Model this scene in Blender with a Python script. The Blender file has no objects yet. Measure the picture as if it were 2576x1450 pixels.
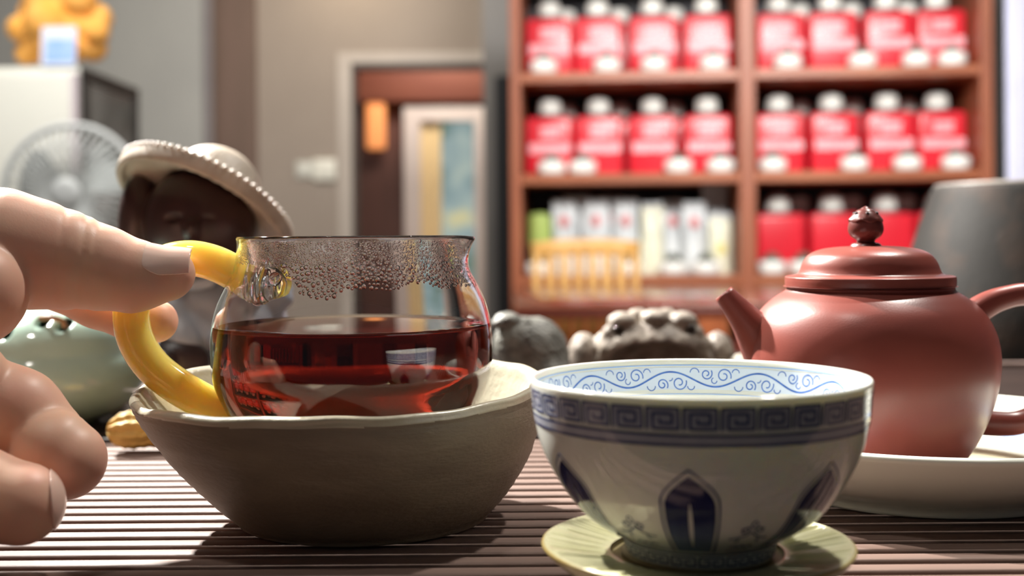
import bpy, bmesh, math, random
import numpy as np
from mathutils import Vector, Matrix

random.seed(7)
RNG = np.random.RandomState(11)
S = bpy.context.scene
C = S.collection
PI = math.pi

# ------------------------------------------------------------------ camera
F = 3000.0            # focal length in pixels of the 2576 px wide frame
HC = 0.0813           # camera height above the tray top (z = 0)
HOR = 600.0           # image row of the horizon
ROLL = math.radians(0.45)
CR, SR = math.cos(ROLL), math.sin(ROLL)


def P(px, py, d):
    """A photo pixel at depth d -> a point of the world."""
    x, y = px - 1288.0, py - HOR
    xr, yr = x * CR - y * SR, x * SR + y * CR
    return Vector((xr * d / F, d, HC - yr * d / F))


cam = bpy.data.cameras.new('camera')
cam.sensor_width = 36.0
cam.lens = F / 2576 * 36.0
cam.shift_y = -(725 - HOR) / 2576
cam.clip_start = 0.01
cam.dof.use_dof = True
cam.dof.focus_distance = 0.325
cam.dof.aperture_fstop = 11
co = bpy.data.objects.new('camera', cam)
co.matrix_world = Matrix.Translation((0, 0, HC)) @ Matrix.Rotation(PI / 2, 4, 'X') @ Matrix.Rotation(-ROLL, 4, 'Z')
C.objects.link(co)
S.camera = co

# ------------------------------------------------------------------ world, lamps, exposure
W = bpy.data.worlds.new('world')
S.world = W
W.use_nodes = True
W.node_tree.nodes['Background'].inputs[0].default_value = (0.80, 0.90, 1.0, 1)
W.node_tree.nodes['Background'].inputs[1].default_value = 0.042
S.view_settings.view_transform = 'Standard'
S.view_settings.look = 'None'
S.view_settings.gamma = 1
S.view_settings.use_curve_mapping = False
S.view_settings.exposure = 0.0
try:
    S.cycles.max_bounces = 20
    S.cycles.transmission_bounces = 20
    S.cycles.transparent_max_bounces = 16
    S.cycles.glossy_bounces = 6
    S.cycles.diffuse_bounces = 4
    S.cycles.sample_clamp_indirect = 6
    S.cycles.blur_glossy = 0.5
except Exception:
    pass


def lamp(name, loc, target, power, size, color=(1, 1, 1), shape='DISK', size_y=None, spread=PI):
    l = bpy.data.lights.new(name, 'AREA')
    l.shape = shape
    l.size = size
    if size_y:
        l.size_y = size_y
    l.energy = power
    l.color = color
    l.spread = spread
    o = bpy.data.objects.new(name, l)
    o.location = loc
    o.rotation_euler = (Vector(target) - Vector(loc)).to_track_quat('-Z', 'Y').to_euler()
    C.objects.link(o)
    return o


# ceiling downlights over the tea table (one strong from the left, two weaker) and area lights in the shop
lamp('key_downlight', (-1.12, 1.82, 1.45), (-0.02, 0.34, 0), 23, 0.07, (1.0, 0.96, 0.90), spread=1.0)
lamp('second_downlight', (-0.95, 1.30, 1.70), (-0.02, 0.36, 0), 6, 0.07, (1.0, 0.95, 0.88), spread=1.0)
lamp('third_downlight', (0.75, 1.15, 1.90), (0.12, 0.42, 0), 3.8, 0.10, (1.0, 0.95, 0.88), spread=1.0)
lamp('front_fill_light', (-0.45, 0.10, 1.90), (0.0, 0.36, 0), 0.7, 0.12, (1.0, 0.95, 0.88), spread=1.0)  # unseen fill lamp added to lift the dark front faces
lamp('shop_area_light', (0.9, 1.9, 1.62), (1.1, 4.9, 0.25), 74, 1.6, (1.0, 0.97, 0.94), 'RECTANGLE', 0.5, spread=2.2)  # unseen lamp added below the ceiling to brighten the shaded shelf rows
lamp('shop_area_light', (-1.6, 3.0, 2.1), (-1.7, 5.0, 0.3), 52, 1.0, (1.0, 0.97, 0.94), 'RECTANGLE', 0.6)
lamp('shop_area_light', (-0.9, 6.0, 2.15), (-0.9, 8.0, 0.6), 34, 0.8, (1.0, 0.90, 0.78), 'RECTANGLE', 0.4)
lamp('wall_washer', (-1.05, 7.65, 2.15), (-1.05, 8.0, 0.9), 3, 0.2, (1.0, 0.78, 0.5))
lamp('back_room_fill', (-0.6, 9.2, 2.0), (-0.6, 10.2, 0.5), 27, 0.8, (1.0, 0.93, 0.82), 'RECTANGLE', 0.4)  # unseen lamp added to brighten the far curtain and window frame

# ------------------------------------------------------------------ materials
MATS = {}


def srgb(c):
    return tuple(((v / 255) / 12.92 if v / 255 <= 0.04045 else ((v / 255 + 0.055) / 1.055) ** 2.4) for v in c)


def mat(name, col, rough=0.5, metal=0.0, spec=0.5, vary=None, vscale=20, vcol=None, bump=0.0, bscale=200,
        sss=0.0, sssr=(1, 0.3, 0.15), sscale=0.004, coat=0.0, trans=0.0, ior=1.5, emit=None, estr=0, stretch=(1, 1, 1), detail=4):
    if name in MATS:
        return MATS[name]
    m = bpy.data.materials.new(name)
    m.use_nodes = True
    nt = m.node_tree
    b = nt.nodes['Principled BSDF']
    b.inputs['Base Color'].default_value = (*col, 1)
    b.inputs['Roughness'].default_value = rough
    b.inputs['Metallic'].default_value = metal
    b.inputs['Specular IOR Level'].default_value = spec
    b.inputs['IOR'].default_value = ior
    b.inputs['Coat Weight'].default_value = coat
    b.inputs['Coat Roughness'].default_value = 0.08
    b.inputs['Transmission Weight'].default_value = trans
    if sss:
        b.inputs['Subsurface Weight'].default_value = sss
        b.inputs['Subsurface Radius'].default_value = sssr
        b.inputs['Subsurface Scale'].default_value = sscale
    if emit:
        b.inputs['Emission Color'].default_value = (*emit, 1)
        b.inputs['Emission Strength'].default_value = estr
    tc = None
    if vcol is not None or bump:
        tc = nt.nodes.new('ShaderNodeTexCoord')
        mp = nt.nodes.new('ShaderNodeMapping')
        mp.inputs['Scale'].default_value = stretch
        nt.links.new(tc.outputs['Object'], mp.inputs['Vector'])
    if vcol is not None:
        n = nt.nodes.new('ShaderNodeTexNoise')
        n.inputs['Scale'].default_value = vscale
        n.inputs['Detail'].default_value = detail
        nt.links.new(mp.outputs[0], n.inputs['Vector'])
        r = nt.nodes.new('ShaderNodeValToRGB')
        lo, hi = vary or (0.35, 0.65)
        r.color_ramp.elements[0].position = lo
        r.color_ramp.elements[1].position = hi
        r.color_ramp.elements[0].color = (*col, 1)
        r.color_ramp.elements[1].color = (*vcol, 1)
        nt.links.new(n.outputs['Fac'], r.inputs[0])
        nt.links.new(r.outputs[0], b.inputs['Base Color'])
    if bump:
        n2 = nt.nodes.new('ShaderNodeTexNoise')
        n2.inputs['Scale'].default_value = bscale
        n2.inputs['Detail'].default_value = 5
        nt.links.new(mp.outputs[0], n2.inputs['Vector'])
        bp = nt.nodes.new('ShaderNodeBump')
        bp.inputs['Strength'].default_value = bump
        bp.inputs['Distance'].default_value = 0.3 / bscale
        nt.links.new(n2.outputs['Fac'], bp.inputs['Height'])
        nt.links.new(bp.outputs[0], b.inputs['Normal'])
    MATS[name] = m
    return m


def glass_mat(name, ior, color=(1, 1, 1), rough=0.0, absorb=None, density=0.0):
    m = bpy.data.materials.new(name)
    m.use_nodes = True
    nt = m.node_tree
    nt.nodes.remove(nt.nodes['Principled BSDF'])
    g = nt.nodes.new('ShaderNodeBsdfGlass')
    g.inputs['IOR'].default_value = ior
    g.inputs['Color'].default_value = (*color, 1)
    g.inputs['Roughness'].default_value = rough
    out = nt.nodes['Material Output']
    nt.links.new(g.outputs[0], out.inputs['Surface'])
    if absorb:
        v = nt.nodes.new('ShaderNodeVolumeAbsorption')
        v.inputs['Color'].default_value = (*absorb, 1)
        v.inputs['Density'].default_value = density
        nt.links.new(v.outputs[0], out.inputs['Volume'])
    return m


# ------------------------------------------------------------------ object helpers
def world_loc(o):
    v = Vector((0, 0, 0))
    while o is not None:
        v += Vector(o.location)
        o = o.parent
    return v


def thing(name, label, cat, loc=(0, 0, 0), rotz=0.0, group=None):
    o = bpy.data.objects.new(name, None)
    o.empty_display_size = 0.01
    o.location = loc
    o.rotation_euler = (0, 0, rotz)
    C.objects.link(o)
    o['label'] = label
    o['category'] = cat
    if group:
        o['group'] = group
    return o


def tag(o, label, cat, group=None):
    o['label'] = label
    o['category'] = cat
    if group:
        o['group'] = group
    return o


def mk(name, vf, m, parent=None, smooth=True, label=None, local=False, kind=None):
    verts, faces = vf
    me = bpy.data.meshes.new(name)
    if parent is not None and not local:
        off = world_loc(parent)
        verts = [(v[0] - off.x, v[1] - off.y, v[2] - off.z) for v in verts]
    me.from_pydata([tuple(map(float, v)) for v in verts], [], faces)
    me.update()
    if smooth:
        me.polygons.foreach_set('use_smooth', [True] * len(me.polygons))
    me.materials.append(m)
    o = bpy.data.objects.new(name, me)
    C.objects.link(o)
    if parent is not None:
        o.parent = parent
    if label:
        o['label'] = label
    if kind:
        o['kind'] = kind
    return o


def mkn(name, verts, quads, m, parent=None, label=None, local=False, kind=None):
    """numpy verts and quads (fast path)"""
    me = bpy.data.meshes.new(name)
    verts = np.asarray(verts, dtype=np.float32).copy()
    if parent is not None and not local:
        verts -= np.array(world_loc(parent), dtype=np.float32)
    quads = np.asarray(quads, dtype=np.int32)
    n = quads.shape[1]
    me.vertices.add(len(verts))
    me.vertices.foreach_set('co', verts.ravel())
    me.loops.add(quads.size)
    me.loops.foreach_set('vertex_index', quads.ravel())
    me.polygons.add(len(quads))
    me.polygons.foreach_set('loop_start', np.arange(0, quads.size, n, dtype=np.int32))
    me.polygons.foreach_set('loop_total', np.full(len(quads), n, dtype=np.int32))
    me.update(calc_edges=True)
    me.validate()
    me.polygons.foreach_set('use_smooth', np.ones(len(me.polygons), dtype=bool))
    me.materials.append(m)
    o = bpy.data.objects.new(name, me)
    C.objects.link(o)
    if parent is not None:
        o.parent = parent
    if label:
        o['label'] = label
    if kind:
        o['kind'] = kind
    return o


def struct(name, vf, m, parent=None, smooth=False):
    o = mk(name, vf, m, parent, smooth)
    if parent is None:
        o['kind'] = 'structure'
    return o


def dup(o, loc=None, rotz=None, label=None, parent=None):
    c = o.copy()
    C.objects.link(c)
    c.parent = parent
    if loc is not None:
        c.location = loc
    if rotz is not None:
        c.rotation_euler = (0, 0, rotz)
    if label:
        c['label'] = label
    for ch in list(o.children):
        dup(ch, parent=c)
    return c


def box(cx, cy, cz, sx, sy, sz, bev=0.0, seg=2, rot=None, taper=None):
    bm = bmesh.new()
    bmesh.ops.create_cube(bm, size=1.0)
    for v in bm.verts:
        v.co = Vector((v.co.x * sx, v.co.y * sy, v.co.z * sz))
        if taper and v.co.z > 0:
            v.co.x *= taper
            v.co.y *= taper
    if bev:
        bmesh.ops.bevel(bm, geom=bm.edges[:], offset=bev, segments=seg, affect='EDGES', profile=0.5)
    M = Matrix.Translation((cx, cy, cz))
    if rot is not None:
        M = M @ rot
    vs = [tuple(M @ v.co) for v in bm.verts]
    bm.verts.index_update()
    fs = [[v.index for v in f.verts] for f in bm.faces]
    bm.free()
    return vs, fs


def join(*vfs):
    V, Fc = [], []
    for v, f in vfs:
        n = len(V)
        V += list(v)
        Fc += [[i + n for i in q] for q in f]
    return V, Fc


def lathe(prof, seg=64, center=(0, 0, 0), fn=None, closed=False):
    """prof: list of (r, z); fn(theta, r, z) -> (x, y, z) override"""
    V, Fc = [], []
    n = len(prof)
    cx, cy, cz = center
    for i in range(seg):
        t = 2 * PI * i / seg
        for r, z in prof:
            if fn:
                x, y, zz = fn(t, r, z)
            else:
                x, y, zz = r * math.cos(t), r * math.sin(t), z
            V.append((x + cx, y + cy, zz + cz))
    for i in range(seg):
        j = (i + 1) % seg
        for k in range(n - 1 if not closed else n):
            k2 = (k + 1) % n
            Fc.append([i * n + k, j * n + k, j * n + k2, i * n + k2])
    return V, Fc


def spline(pts, n):
    pts = [Vector(p) for p in pts]
    out = []
    m = len(pts)
    for i in range(m - 1):
        p0 = pts[max(i - 1, 0)]
        p1, p2 = pts[i], pts[i + 1]
        p3 = pts[min(i + 2, m - 1)]
        for k in range(n):
            t = k / n
            out.append(0.5 * ((2 * p1) + (p2 - p0) * t + (2 * p0 - 5 * p1 + 4 * p2 - p3) * t * t + (3 * p1 - p0 - 3 * p2 + p3) * t ** 3))
    out.append(pts[-1])
    return out


def smooth_prof(pts, n=5):
    return [(p.x, p.y) for p in spline([Vector((a, b, 0)) for a, b in pts], n)]


def tube(pts, radii, seg=20, cap=True, flat=None):
    """sweep a circle along pts; radii a number or list; flat squashes along the local second axis"""
    pts = [Vector(p) for p in pts]
    n = len(pts)
    if not isinstance(radii, (list, tuple)):
        radii = [radii] * n
    V, Fc = [], []
    t0 = (pts[1] - pts[0]).normalized()
    up = Vector((0, 1, 0)) if abs(t0.y) < 0.9 else Vector((1, 0, 0))
    u = t0.cross(up).normalized()
    for i in range(n):
        t = (pts[min(i + 1, n - 1)] - pts[max(i - 1, 0)]).normalized()
        u = (u - t * u.dot(t)).normalized()
        w = t.cross(u)
        for k in range(seg):
            a = 2 * PI * k / seg
            V.append(tuple(pts[i] + (u * math.cos(a) + w * math.sin(a) * (flat or 1)) * radii[i]))
    for i in range(n - 1):
        for k in range(seg):
            k2 = (k + 1) % seg
            Fc.append([i * seg + k, i * seg + k2, (i + 1) * seg + k2, (i + 1) * seg + k])
    if cap:
        Fc.append(list(range(seg - 1, -1, -1)))
        Fc.append([(n - 1) * seg + k for k in range(seg)])
    return V, Fc


def ball(c, r, seg=16, rings=10, sc=(1, 1, 1)):
    prof = [(r * math.sin(PI * i / rings) + 1e-7, -r * math.cos(PI * i / rings)) for i in range(rings + 1)]
    V, Fc = lathe(prof, seg)
    return [(v[0] * sc[0] + c[0], v[1] * sc[1] + c[1], v[2] * sc[2] + c[2]) for v in V], Fc


def torus(R, r, c=(0, 0, 0), seg=48, rs=10, M=None):
    prof = [(R + r * math.cos(2 * PI * k / rs), r * math.sin(2 * PI * k / rs)) for k in range(rs)]
    V, Fc = lathe(prof, seg, closed=True)
    if M is not None:
        V = [tuple(M @ Vector(v)) for v in V]
    return [(v[0] + c[0], v[1] + c[1], v[2] + c[2]) for v in V], Fc


# ------------------------------------------------------------------ signed distance sculpting (one continuous surface)
def surface_net(fn, lo, hi, h):
    lo, hi = np.array(lo, float), np.array(hi, float)
    n = np.ceil((hi - lo) / h).astype(int) + 1
    xs = [np.arange(n[i], dtype=np.float32) * h + lo[i] for i in range(3)]
    X, Y, Z = np.meshgrid(*xs, indexing='ij', sparse=False)
    v = fn(X.astype(np.float32), Y.astype(np.float32), Z.astype(np.float32)).astype(np.float32)
    ins = v < 0
    corners = [(a, b, c) for a in (0, 1) for b in (0, 1) for c in (0, 1)]
    cnt = np.zeros(tuple(n - 1), dtype=np.int8)
    for a, b, c in corners:
        cnt += ins[a:n[0] - 1 + a, b:n[1] - 1 + b, c:n[2] - 1 + c]
    mask = (cnt > 0) & (cnt < 8)
    idx = np.argwhere(mask)
    ids = -np.ones(mask.shape, dtype=np.int64)
    ids[mask] = np.arange(len(idx))
    acc = np.zeros((len(idx), 3))
    num = np.zeros(len(idx))
    cv = {c: v[idx[:, 0] + c[0], idx[:, 1] + c[1], idx[:, 2] + c[2]] for c in corners}
    for c in corners:
        for ax in range(3):
            if c[ax] == 0:
                d = list(c)
                d[ax] = 1
                a, b = cv[c], cv[tuple(d)]
                cr = (a < 0) != (b < 0)
                t = np.where(cr, a / np.where(cr, a - b, 1), 0)
                p = np.tile(np.array(c, float), (len(idx), 1))
                p[:, ax] += t
                acc[cr] += p[cr]
                num[cr] += 1
    verts = lo + (idx + acc / num[:, None]) * h
    quads = []
    for ax in range(3):
        o1, o2 = [(1, 2), (2, 0), (0, 1)][ax]
        sl = [slice(None)] * 3
        sl[ax] = slice(0, n[ax] - 1)
        sl2 = list(sl)
        sl2[ax] = slice(1, n[ax])
        a, b = ins[tuple(sl)], ins[tuple(sl2)]
        e = np.argwhere(a != b)
        ok = (e[:, o1] > 0) & (e[:, o2] > 0) & (e[:, o1] < n[o1] - 1) & (e[:, o2] < n[o2] - 1)
        e = e[ok]
        if len(e) == 0:
            continue
        fl = a[e[:, 0], e[:, 1], e[:, 2]]

        def g(d1, d2):
            q = e.copy()
            q[:, o1] -= d1
            q[:, o2] -= d2
            return ids[q[:, 0], q[:, 1], q[:, 2]]
        q = np.stack([g(1, 1), g(0, 1), g(0, 0), g(1, 0)], axis=1)
        q[~fl] = q[~fl][:, ::-1]
        quads.append(q)
    return verts, np.concatenate(quads)


def cone(X, Y, Z, a, b, ra, rb):
    a, b = np.array(a, np.float32), np.array(b, np.float32)
    ba = b - a
    h = ((X - a[0]) * ba[0] + (Y - a[1]) * ba[1] + (Z - a[2]) * ba[2]) / float(ba @ ba + 1e-12)
    h = np.clip(h, 0, 1)
    return np.sqrt((X - a[0] - h * ba[0]) ** 2 + (Y - a[1] - h * ba[1]) ** 2 + (Z - a[2] - h * ba[2]) ** 2) - (ra + (rb - ra) * h)


def ell(X, Y, Z, c, r):
    k0 = np.sqrt(((X - c[0]) / r[0]) ** 2 + ((Y - c[1]) / r[1]) ** 2 + ((Z - c[2]) / r[2]) ** 2)
    k1 = np.sqrt(((X - c[0]) / r[0] ** 2) ** 2 + ((Y - c[1]) / r[1] ** 2) ** 2 + ((Z - c[2]) / r[2] ** 2) ** 2)
    return k0 * (k0 - 1) / np.maximum(k1, 1e-6)


def smin(a, b, k):
    h = np.clip(0.5 + 0.5 * (b - a) / k, 0, 1)
    return b + (a - b) * h - k * h * (1 - h)


def smax(a, b, k):
    return -smin(-a, -b, k)


# ------------------------------------------------------------------ palette
M_white = mat('glazed_porcelain', srgb((226, 228, 220)), 0.10, sss=0.15, sscale=0.002, sssr=(1, 0.9, 0.7))
M_slat = mat('dark_bamboo', srgb((104, 84, 76)), 0.6, vcol=srgb((122, 101, 91)), vscale=60, stretch=(0.15, 1, 1), bump=0.2, bscale=1200, spec=0.2)
M_board = mat('dark_tray_wood', srgb((40, 29, 26)), 0.5, spec=0.2, vcol=srgb((50, 37, 33)), vscale=40, stretch=(0.1, 1, 1), bump=0.2, bscale=300)
M_black = mat('black_lacquer', (0.012, 0.011, 0.012), 0.35)
M_wood = mat('red_brown_wood', srgb((140, 76, 48)), 0.45, vcol=srgb((162, 94, 62)), vscale=6, stretch=(6, 6, 0.5))
M_woodx = mat('red_brown_wood_across', srgb((150, 84, 54)), 0.35, vcol=srgb((176, 108, 74)), vscale=6, stretch=(0.5, 6, 6))

# ------------------------------------------------------------------ room shell
M_floor = mat('floor_tiles', srgb((110, 96, 84)), 0.3, vcol=srgb((128, 112, 98)), vscale=2)
M_ceil = mat('ceiling_paint', srgb((215, 212, 205)), 0.8, vcol=srgb((222, 219, 212)), vscale=2)
M_wall = mat('taupe_wall_paint', srgb((160, 148, 137)), 0.75, vcol=srgb((166, 154, 143)), vscale=1.5)
M_grey = mat('grey_wall_paint', srgb((172, 173, 170)), 0.75, vcol=srgb((180, 181, 177)), vscale=1.5)
M_dgrey = mat('dark_grey_wall_paint', srgb((112, 110, 108)), 0.7, vcol=srgb((122, 120, 118)), vscale=1.5)
FL = -0.75
CZ = 2.25
struct('floor', box(0, 5, FL - 0.02, 12, 14, 0.04), M_floor)
struct('ceiling', box(0, 5, CZ + 0.02, 12, 14, 0.04), M_ceil)


def wallrect(name, x0, x1, z0, z1, y, th, m):
    return struct(name, box((x0 + x1) / 2, y + th / 2, (z0 + z1) / 2, x1 - x0, th, z1 - z0), m)


YB = 8.0
dl = P(885, 160, YB)
dr = P(1216, 160, YB)
DX0, DX1, DZ = dl.x, dr.x, dl.z
wallrect('wall_back', -6, DX0, FL, CZ, YB, 0.15, M_wall)
wallrect('wall_back.001', DX1, 6, FL, CZ, YB, 0.15, M_wall)
wallrect('wall_back.002', DX0, DX1, DZ, CZ, YB, 0.15, M_wall)
struct('wall_left', box(-4.0, 4, (FL + CZ) / 2, 0.1, 8, CZ - FL), M_grey)
pr = P(510, 300, 7.72)
wallrect('wall_pier', -3.95, pr.x, FL, CZ, 7.72, 0.28, M_grey)
M_trimd = mat('grey_metal_trim', srgb((128, 122, 124)), 0.5, vcol=srgb((136, 130, 131)), vscale=3)
struct('trim_1', box(pr.x + 0.03, 7.76, (FL + CZ) / 2, 0.058, 0.06, CZ - FL, 0.005), M_trimd)
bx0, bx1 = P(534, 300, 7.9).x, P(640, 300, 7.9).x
struct('trim_2', box((bx0 + bx1) / 2, 7.97, (FL + CZ) / 2, bx1 - bx0, 0.058, CZ - FL, 0.004), mat('brown_wall_strip', srgb((112, 92, 80)), 0.6, vcol=srgb((122, 99, 88)), vscale=3, stretch=(3, 3, .3)))  # darker brown upright strip against the back wall
# column right of the doorway, wall right of the shelf
c0, c1 = P(1216, 300, 6.6).x, P(1292, 300, 6.6).x
struct('wall_column', box((c0 + c1) / 2 + .02, 6.75, (FL + CZ) / 2, c1 - c0 + .04, 0.3, CZ - FL), M_dgrey)
q0 = P(2470, 300, 5.35).x
wallrect('wall_right', q0, 4.5, FL, CZ, 5.35, 0.1, mat('grey_plaster', srgb((150, 150, 146)), 0.8, vcol=srgb((142, 142, 138)), vscale=2))

# door casing
M_case = mat('pale_door_casing', srgb((188, 178, 168)), 0.5, vcol=srgb((196, 186, 176)), vscale=3)
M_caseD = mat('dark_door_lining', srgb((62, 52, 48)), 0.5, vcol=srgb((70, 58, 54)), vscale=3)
door = thing('door_1', 'doorway with pale casing and dark lining in the taupe back wall', 'door', (DX0, YB, FL))
del door['label'], door['category']
door['kind'] = 'structure'
cw = 0.095
mk('casing_post', box(DX0 - cw / 2, YB - 0.012, (FL + DZ) / 2, cw, 0.024, DZ - FL, 0.003), M_case, door, False)
mk('casing_head', box((DX0 + DX1) / 2 - cw / 2, YB - 0.012, DZ + 0.035, DX1 - DX0 + cw, 0.024, 0.07, 0.003), M_case, door, False)
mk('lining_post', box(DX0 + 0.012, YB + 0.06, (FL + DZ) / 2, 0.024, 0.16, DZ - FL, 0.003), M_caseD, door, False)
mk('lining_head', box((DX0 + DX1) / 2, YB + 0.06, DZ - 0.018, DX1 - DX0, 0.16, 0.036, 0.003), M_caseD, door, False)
# the room seen through it
YR = 10.0
wl, wt = P(1014, 268, YR - 0.1), P(1014, 268, YR - 0.1).z
wallrect('wall_far', -3.2, 1.6, FL, CZ, YR, 0.12, mat('dark_red_panelling', srgb((94, 62, 54)), 0.5, vcol=srgb((108, 70, 60)), vscale=3, stretch=(4, 1, 0.4)))
pn = P(1050, 175, YR - 0.08)
lintel = tag(mk('wood_valance', box(-0.75, YR - 0.09, (P(1000, 262, YR).z + CZ) / 2, 1.9, 0.10, CZ - P(1000, 262, YR).z - 0.01, 0.006),
                mat('red_valance_wood', srgb((118, 62, 46)), 0.45, vcol=srgb((130, 72, 54)), vscale=3, stretch=(0.4, 1, 4)), smooth=False),
             'red brown wooden valance board over the bright window beyond the doorway', 'valance')
la, lb = P(921, 255, YR - 0.1), P(969, 372, YR - 0.1)
wlamp = thing('wall_lamp', 'glowing orange upright wall lamp seen through the doorway', 'lamp', ((la.x + lb.x) / 2, YR - 0.06, lb.z))
mk('back_plate', box((la.x + lb.x) / 2, YR - 0.015, (la.z + lb.z) / 2, (lb.x - la.x) * 0.8, 0.03, (la.z - lb.z) * 0.9, 0.004), M_wood, wlamp, False)
mk('lamp_shade', box((la.x + lb.x) / 2, YR - 0.075, (la.z + lb.z) / 2 - 0.01, lb.x - la.x, 0.09, la.z - lb.z, 0.02, 3),
   mat('orange_lamp_shade', srgb((235, 150, 90)), 0.6, emit=srgb((238, 150, 88)), estr=0.75), wlamp, True)
win = thing('window_1', '', '', (wl.x, YR - 0.05, FL))
del win['label'], win['category']
win['kind'] = 'structure'
M_wf = mat('white_window_frame', srgb((232, 214, 208)), 0.5, vcol=srgb((238, 222, 214)), vscale=3)
x1w = P(1056, 268, YR - 0.1).x
x2w = P(1108, 268, YR - 0.1).x
x3w = P(1192, 268, YR - 0.1).x
x4w = P(1226, 268, YR - 0.1).x
zt2 = P(1050, 305, YR - 0.1).z
mk('frame_head', box((wl.x + x4w) / 2, YR - 0.05, (wt + zt2) / 2, x4w - wl.x, 0.10, wt - zt2, 0.006), M_wf, win, False)
mk('frame_post', box((wl.x + x1w) / 2, YR - 0.05, (FL + zt2) / 2, x1w - wl.x, 0.10, zt2 - FL, 0.006), M_wf, win, False)
mk('frame_post', box((x3w + x4w) / 2, YR - 0.05, (FL + zt2) / 2, x4w - x3w, 0.10, zt2 - FL, 0.006), M_wf, win, False)
# lit pane: the street behind it, out of focus, glows
mp_ = bpy.data.materials.new('lit_window_pane')
mp_.use_nodes = True
nt = mp_.node_tree
tcn = nt.nodes.new('ShaderNodeTexCoord')
ns = nt.nodes.new('ShaderNodeTexNoise')
ns.inputs['Scale'].default_value = 2.6
rp = nt.nodes.new('ShaderNodeValToRGB')
for i, (p_, c_) in enumerate([(0.34, (104, 130, 118)), (0.47, (142, 164, 166)), (0.58, (170, 186, 178)), (0.68, (214, 206, 158))]):
    e = rp.color_ramp.elements[i] if i < 2 else rp.color_ramp.elements.new(p_)
    e.position = p_
    e.color = (*srgb(c_), 1)
nt.links.new(tcn.outputs['Object'], ns.inputs['Vector'])
nt.links.new(ns.outputs['Fac'], rp.inputs[0])
pb = nt.nodes['Principled BSDF']
nt.links.new(rp.outputs[0], pb.inputs['Emission Color'])
pb.inputs['Emission Strength'].default_value = 0.85
pb.inputs['Base Color'].default_value = (0.05, 0.05, 0.05, 1)
pb.inputs['Roughness'].default_value = 0.1
mk('pane', box((x2w + x3w) / 2, YR - 0.02, (FL + zt2) / 2, x3w - x2w, 0.02, zt2 - FL), mp_, win, False)
xc0 = P(1062, 300, YR - 0.1).x


def pleats(x0, x1, y, z0, z1, n, amp, base_amp=0.0):
    V, Fc = [], []
    N = n * 8
    for i in range(N + 1):
        t = i / N
        yy = y + amp * math.sin(2 * PI * n * t)
        for z in (z0, z1):
            V.append((x0 + (x1 - x0) * t, yy, z))
    for i in range(N + 1):
        t = i / N
        yy = y + amp * math.sin(2 * PI * n * t) + 0.006
        for z in (z0, z1):
            V.append((x0 + (x1 - x0) * t, yy, z))
    o = 2 * (N + 1)
    for i in range(N):
        Fc.append([2 * i, 2 * i + 2, 2 * i + 3, 2 * i + 1])
        Fc.append([o + 2 * i + 1, o + 2 * i + 3, o + 2 * i + 2, o + 2 * i])
    for k in (0, N):
        Fc.append([2 * k, 2 * k + 1, o + 2 * k + 1, o + 2 * k])
    return V, Fc


mk('curtain_panel', pleats(x1w, x2w, YR - 0.05, FL + 0.02, zt2, 4, 0.015),
   mat('cream_curtain', srgb((250, 226, 180)), 0.8), win, True, label='cream curtain with daylight glow painted into its pale cloth')  # bright cloth colour stands in for daylight behind the curtain
# switches on the back wall
s0 = P(766, 427, YB)
sw = thing('wall_switch', 'greyish white switch plate on the taupe wall, left of the brighter box', 'switch', (s0.x, YB, s0.z - 0.06))
mk('plate', box(s0.x, YB - 0.008, s0.z, 0.115, 0.016, 0.11, 0.004), mat('white_plastic_dull', srgb((206, 208, 200)), 0.4), sw, True)
mk('rocker', box(s0.x, YB - 0.018, s0.z, 0.06, 0.008, 0.07, 0.003), mat('white_plastic', srgb((232, 232, 222)), 0.35), sw, True)
s1 = P(818, 428, YB)
th_ = thing('wall_control_box', 'bright white control box on the taupe wall beside the door casing', 'control box', (s1.x, YB, s1.z - 0.08))
mk('housing', box(s1.x, YB - 0.02, s1.z, 0.155, 0.04, 0.145, 0.012, 3), mat('white_plastic_bright', srgb((246, 246, 234)), 0.35), th_, True)
mk('button', box(s1.x + 0.02, YB - 0.043, s1.z - 0.02, 0.05, 0.01, 0.04, 0.003), MATS['white_plastic'], th_, True)
# black tall slab between column and shelf
b0, b1 = P(1244, 190, 5.6), P(1287, 205, 5.6)
bs = thing('display_board', 'tall black display board standing between the grey column and the tin shelf', 'board', ((b0.x + b1.x) / 2, 5.6, FL))
mk('panel', box((b0.x + b1.x) / 2, 5.64, (FL + b0.z) / 2 + 0.02, b1.x - b0.x, 0.09, b0.z - FL - 0.04, 0.012), mat('matt_black_panel', (0.014, 0.016, 0.018), 0.6), bs, False)
mk('foot', box((b0.x + b1.x) / 2, 5.64, FL + 0.02, 0.2, 0.3, 0.04, 0.006), M_black, bs, False)
# pale lavender curtain at the right edge
cu = P(2532, 300, 4.6)
cz0 = FL + 0.03
curt = thing('curtain', 'pale lavender blue curtain hanging at the right edge beyond the shelf', 'curtain', (cu.x + 0.25, 4.6, FL))
mk('cloth', pleats(cu.x, cu.x + 0.6, 4.6, cz0, CZ - 0.06, 7, 0.03), mat('lavender_cloth', srgb((206, 208, 228)), 0.8, vcol=srgb((214, 216, 234)), vscale=4), curt, True)
mk('rail', box(cu.x + 0.3, 4.6, CZ - 0.03, 0.7, 0.03, 0.05, 0.005), MATS['white_plastic'], curt, False)

# ------------------------------------------------------------------ the tin shelf
SA = math.radians(-4.6)
SY = 4.9
SX = P(1283, 300, SY).x
ca, sa = math.cos(SA), math.sin(SA)


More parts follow.
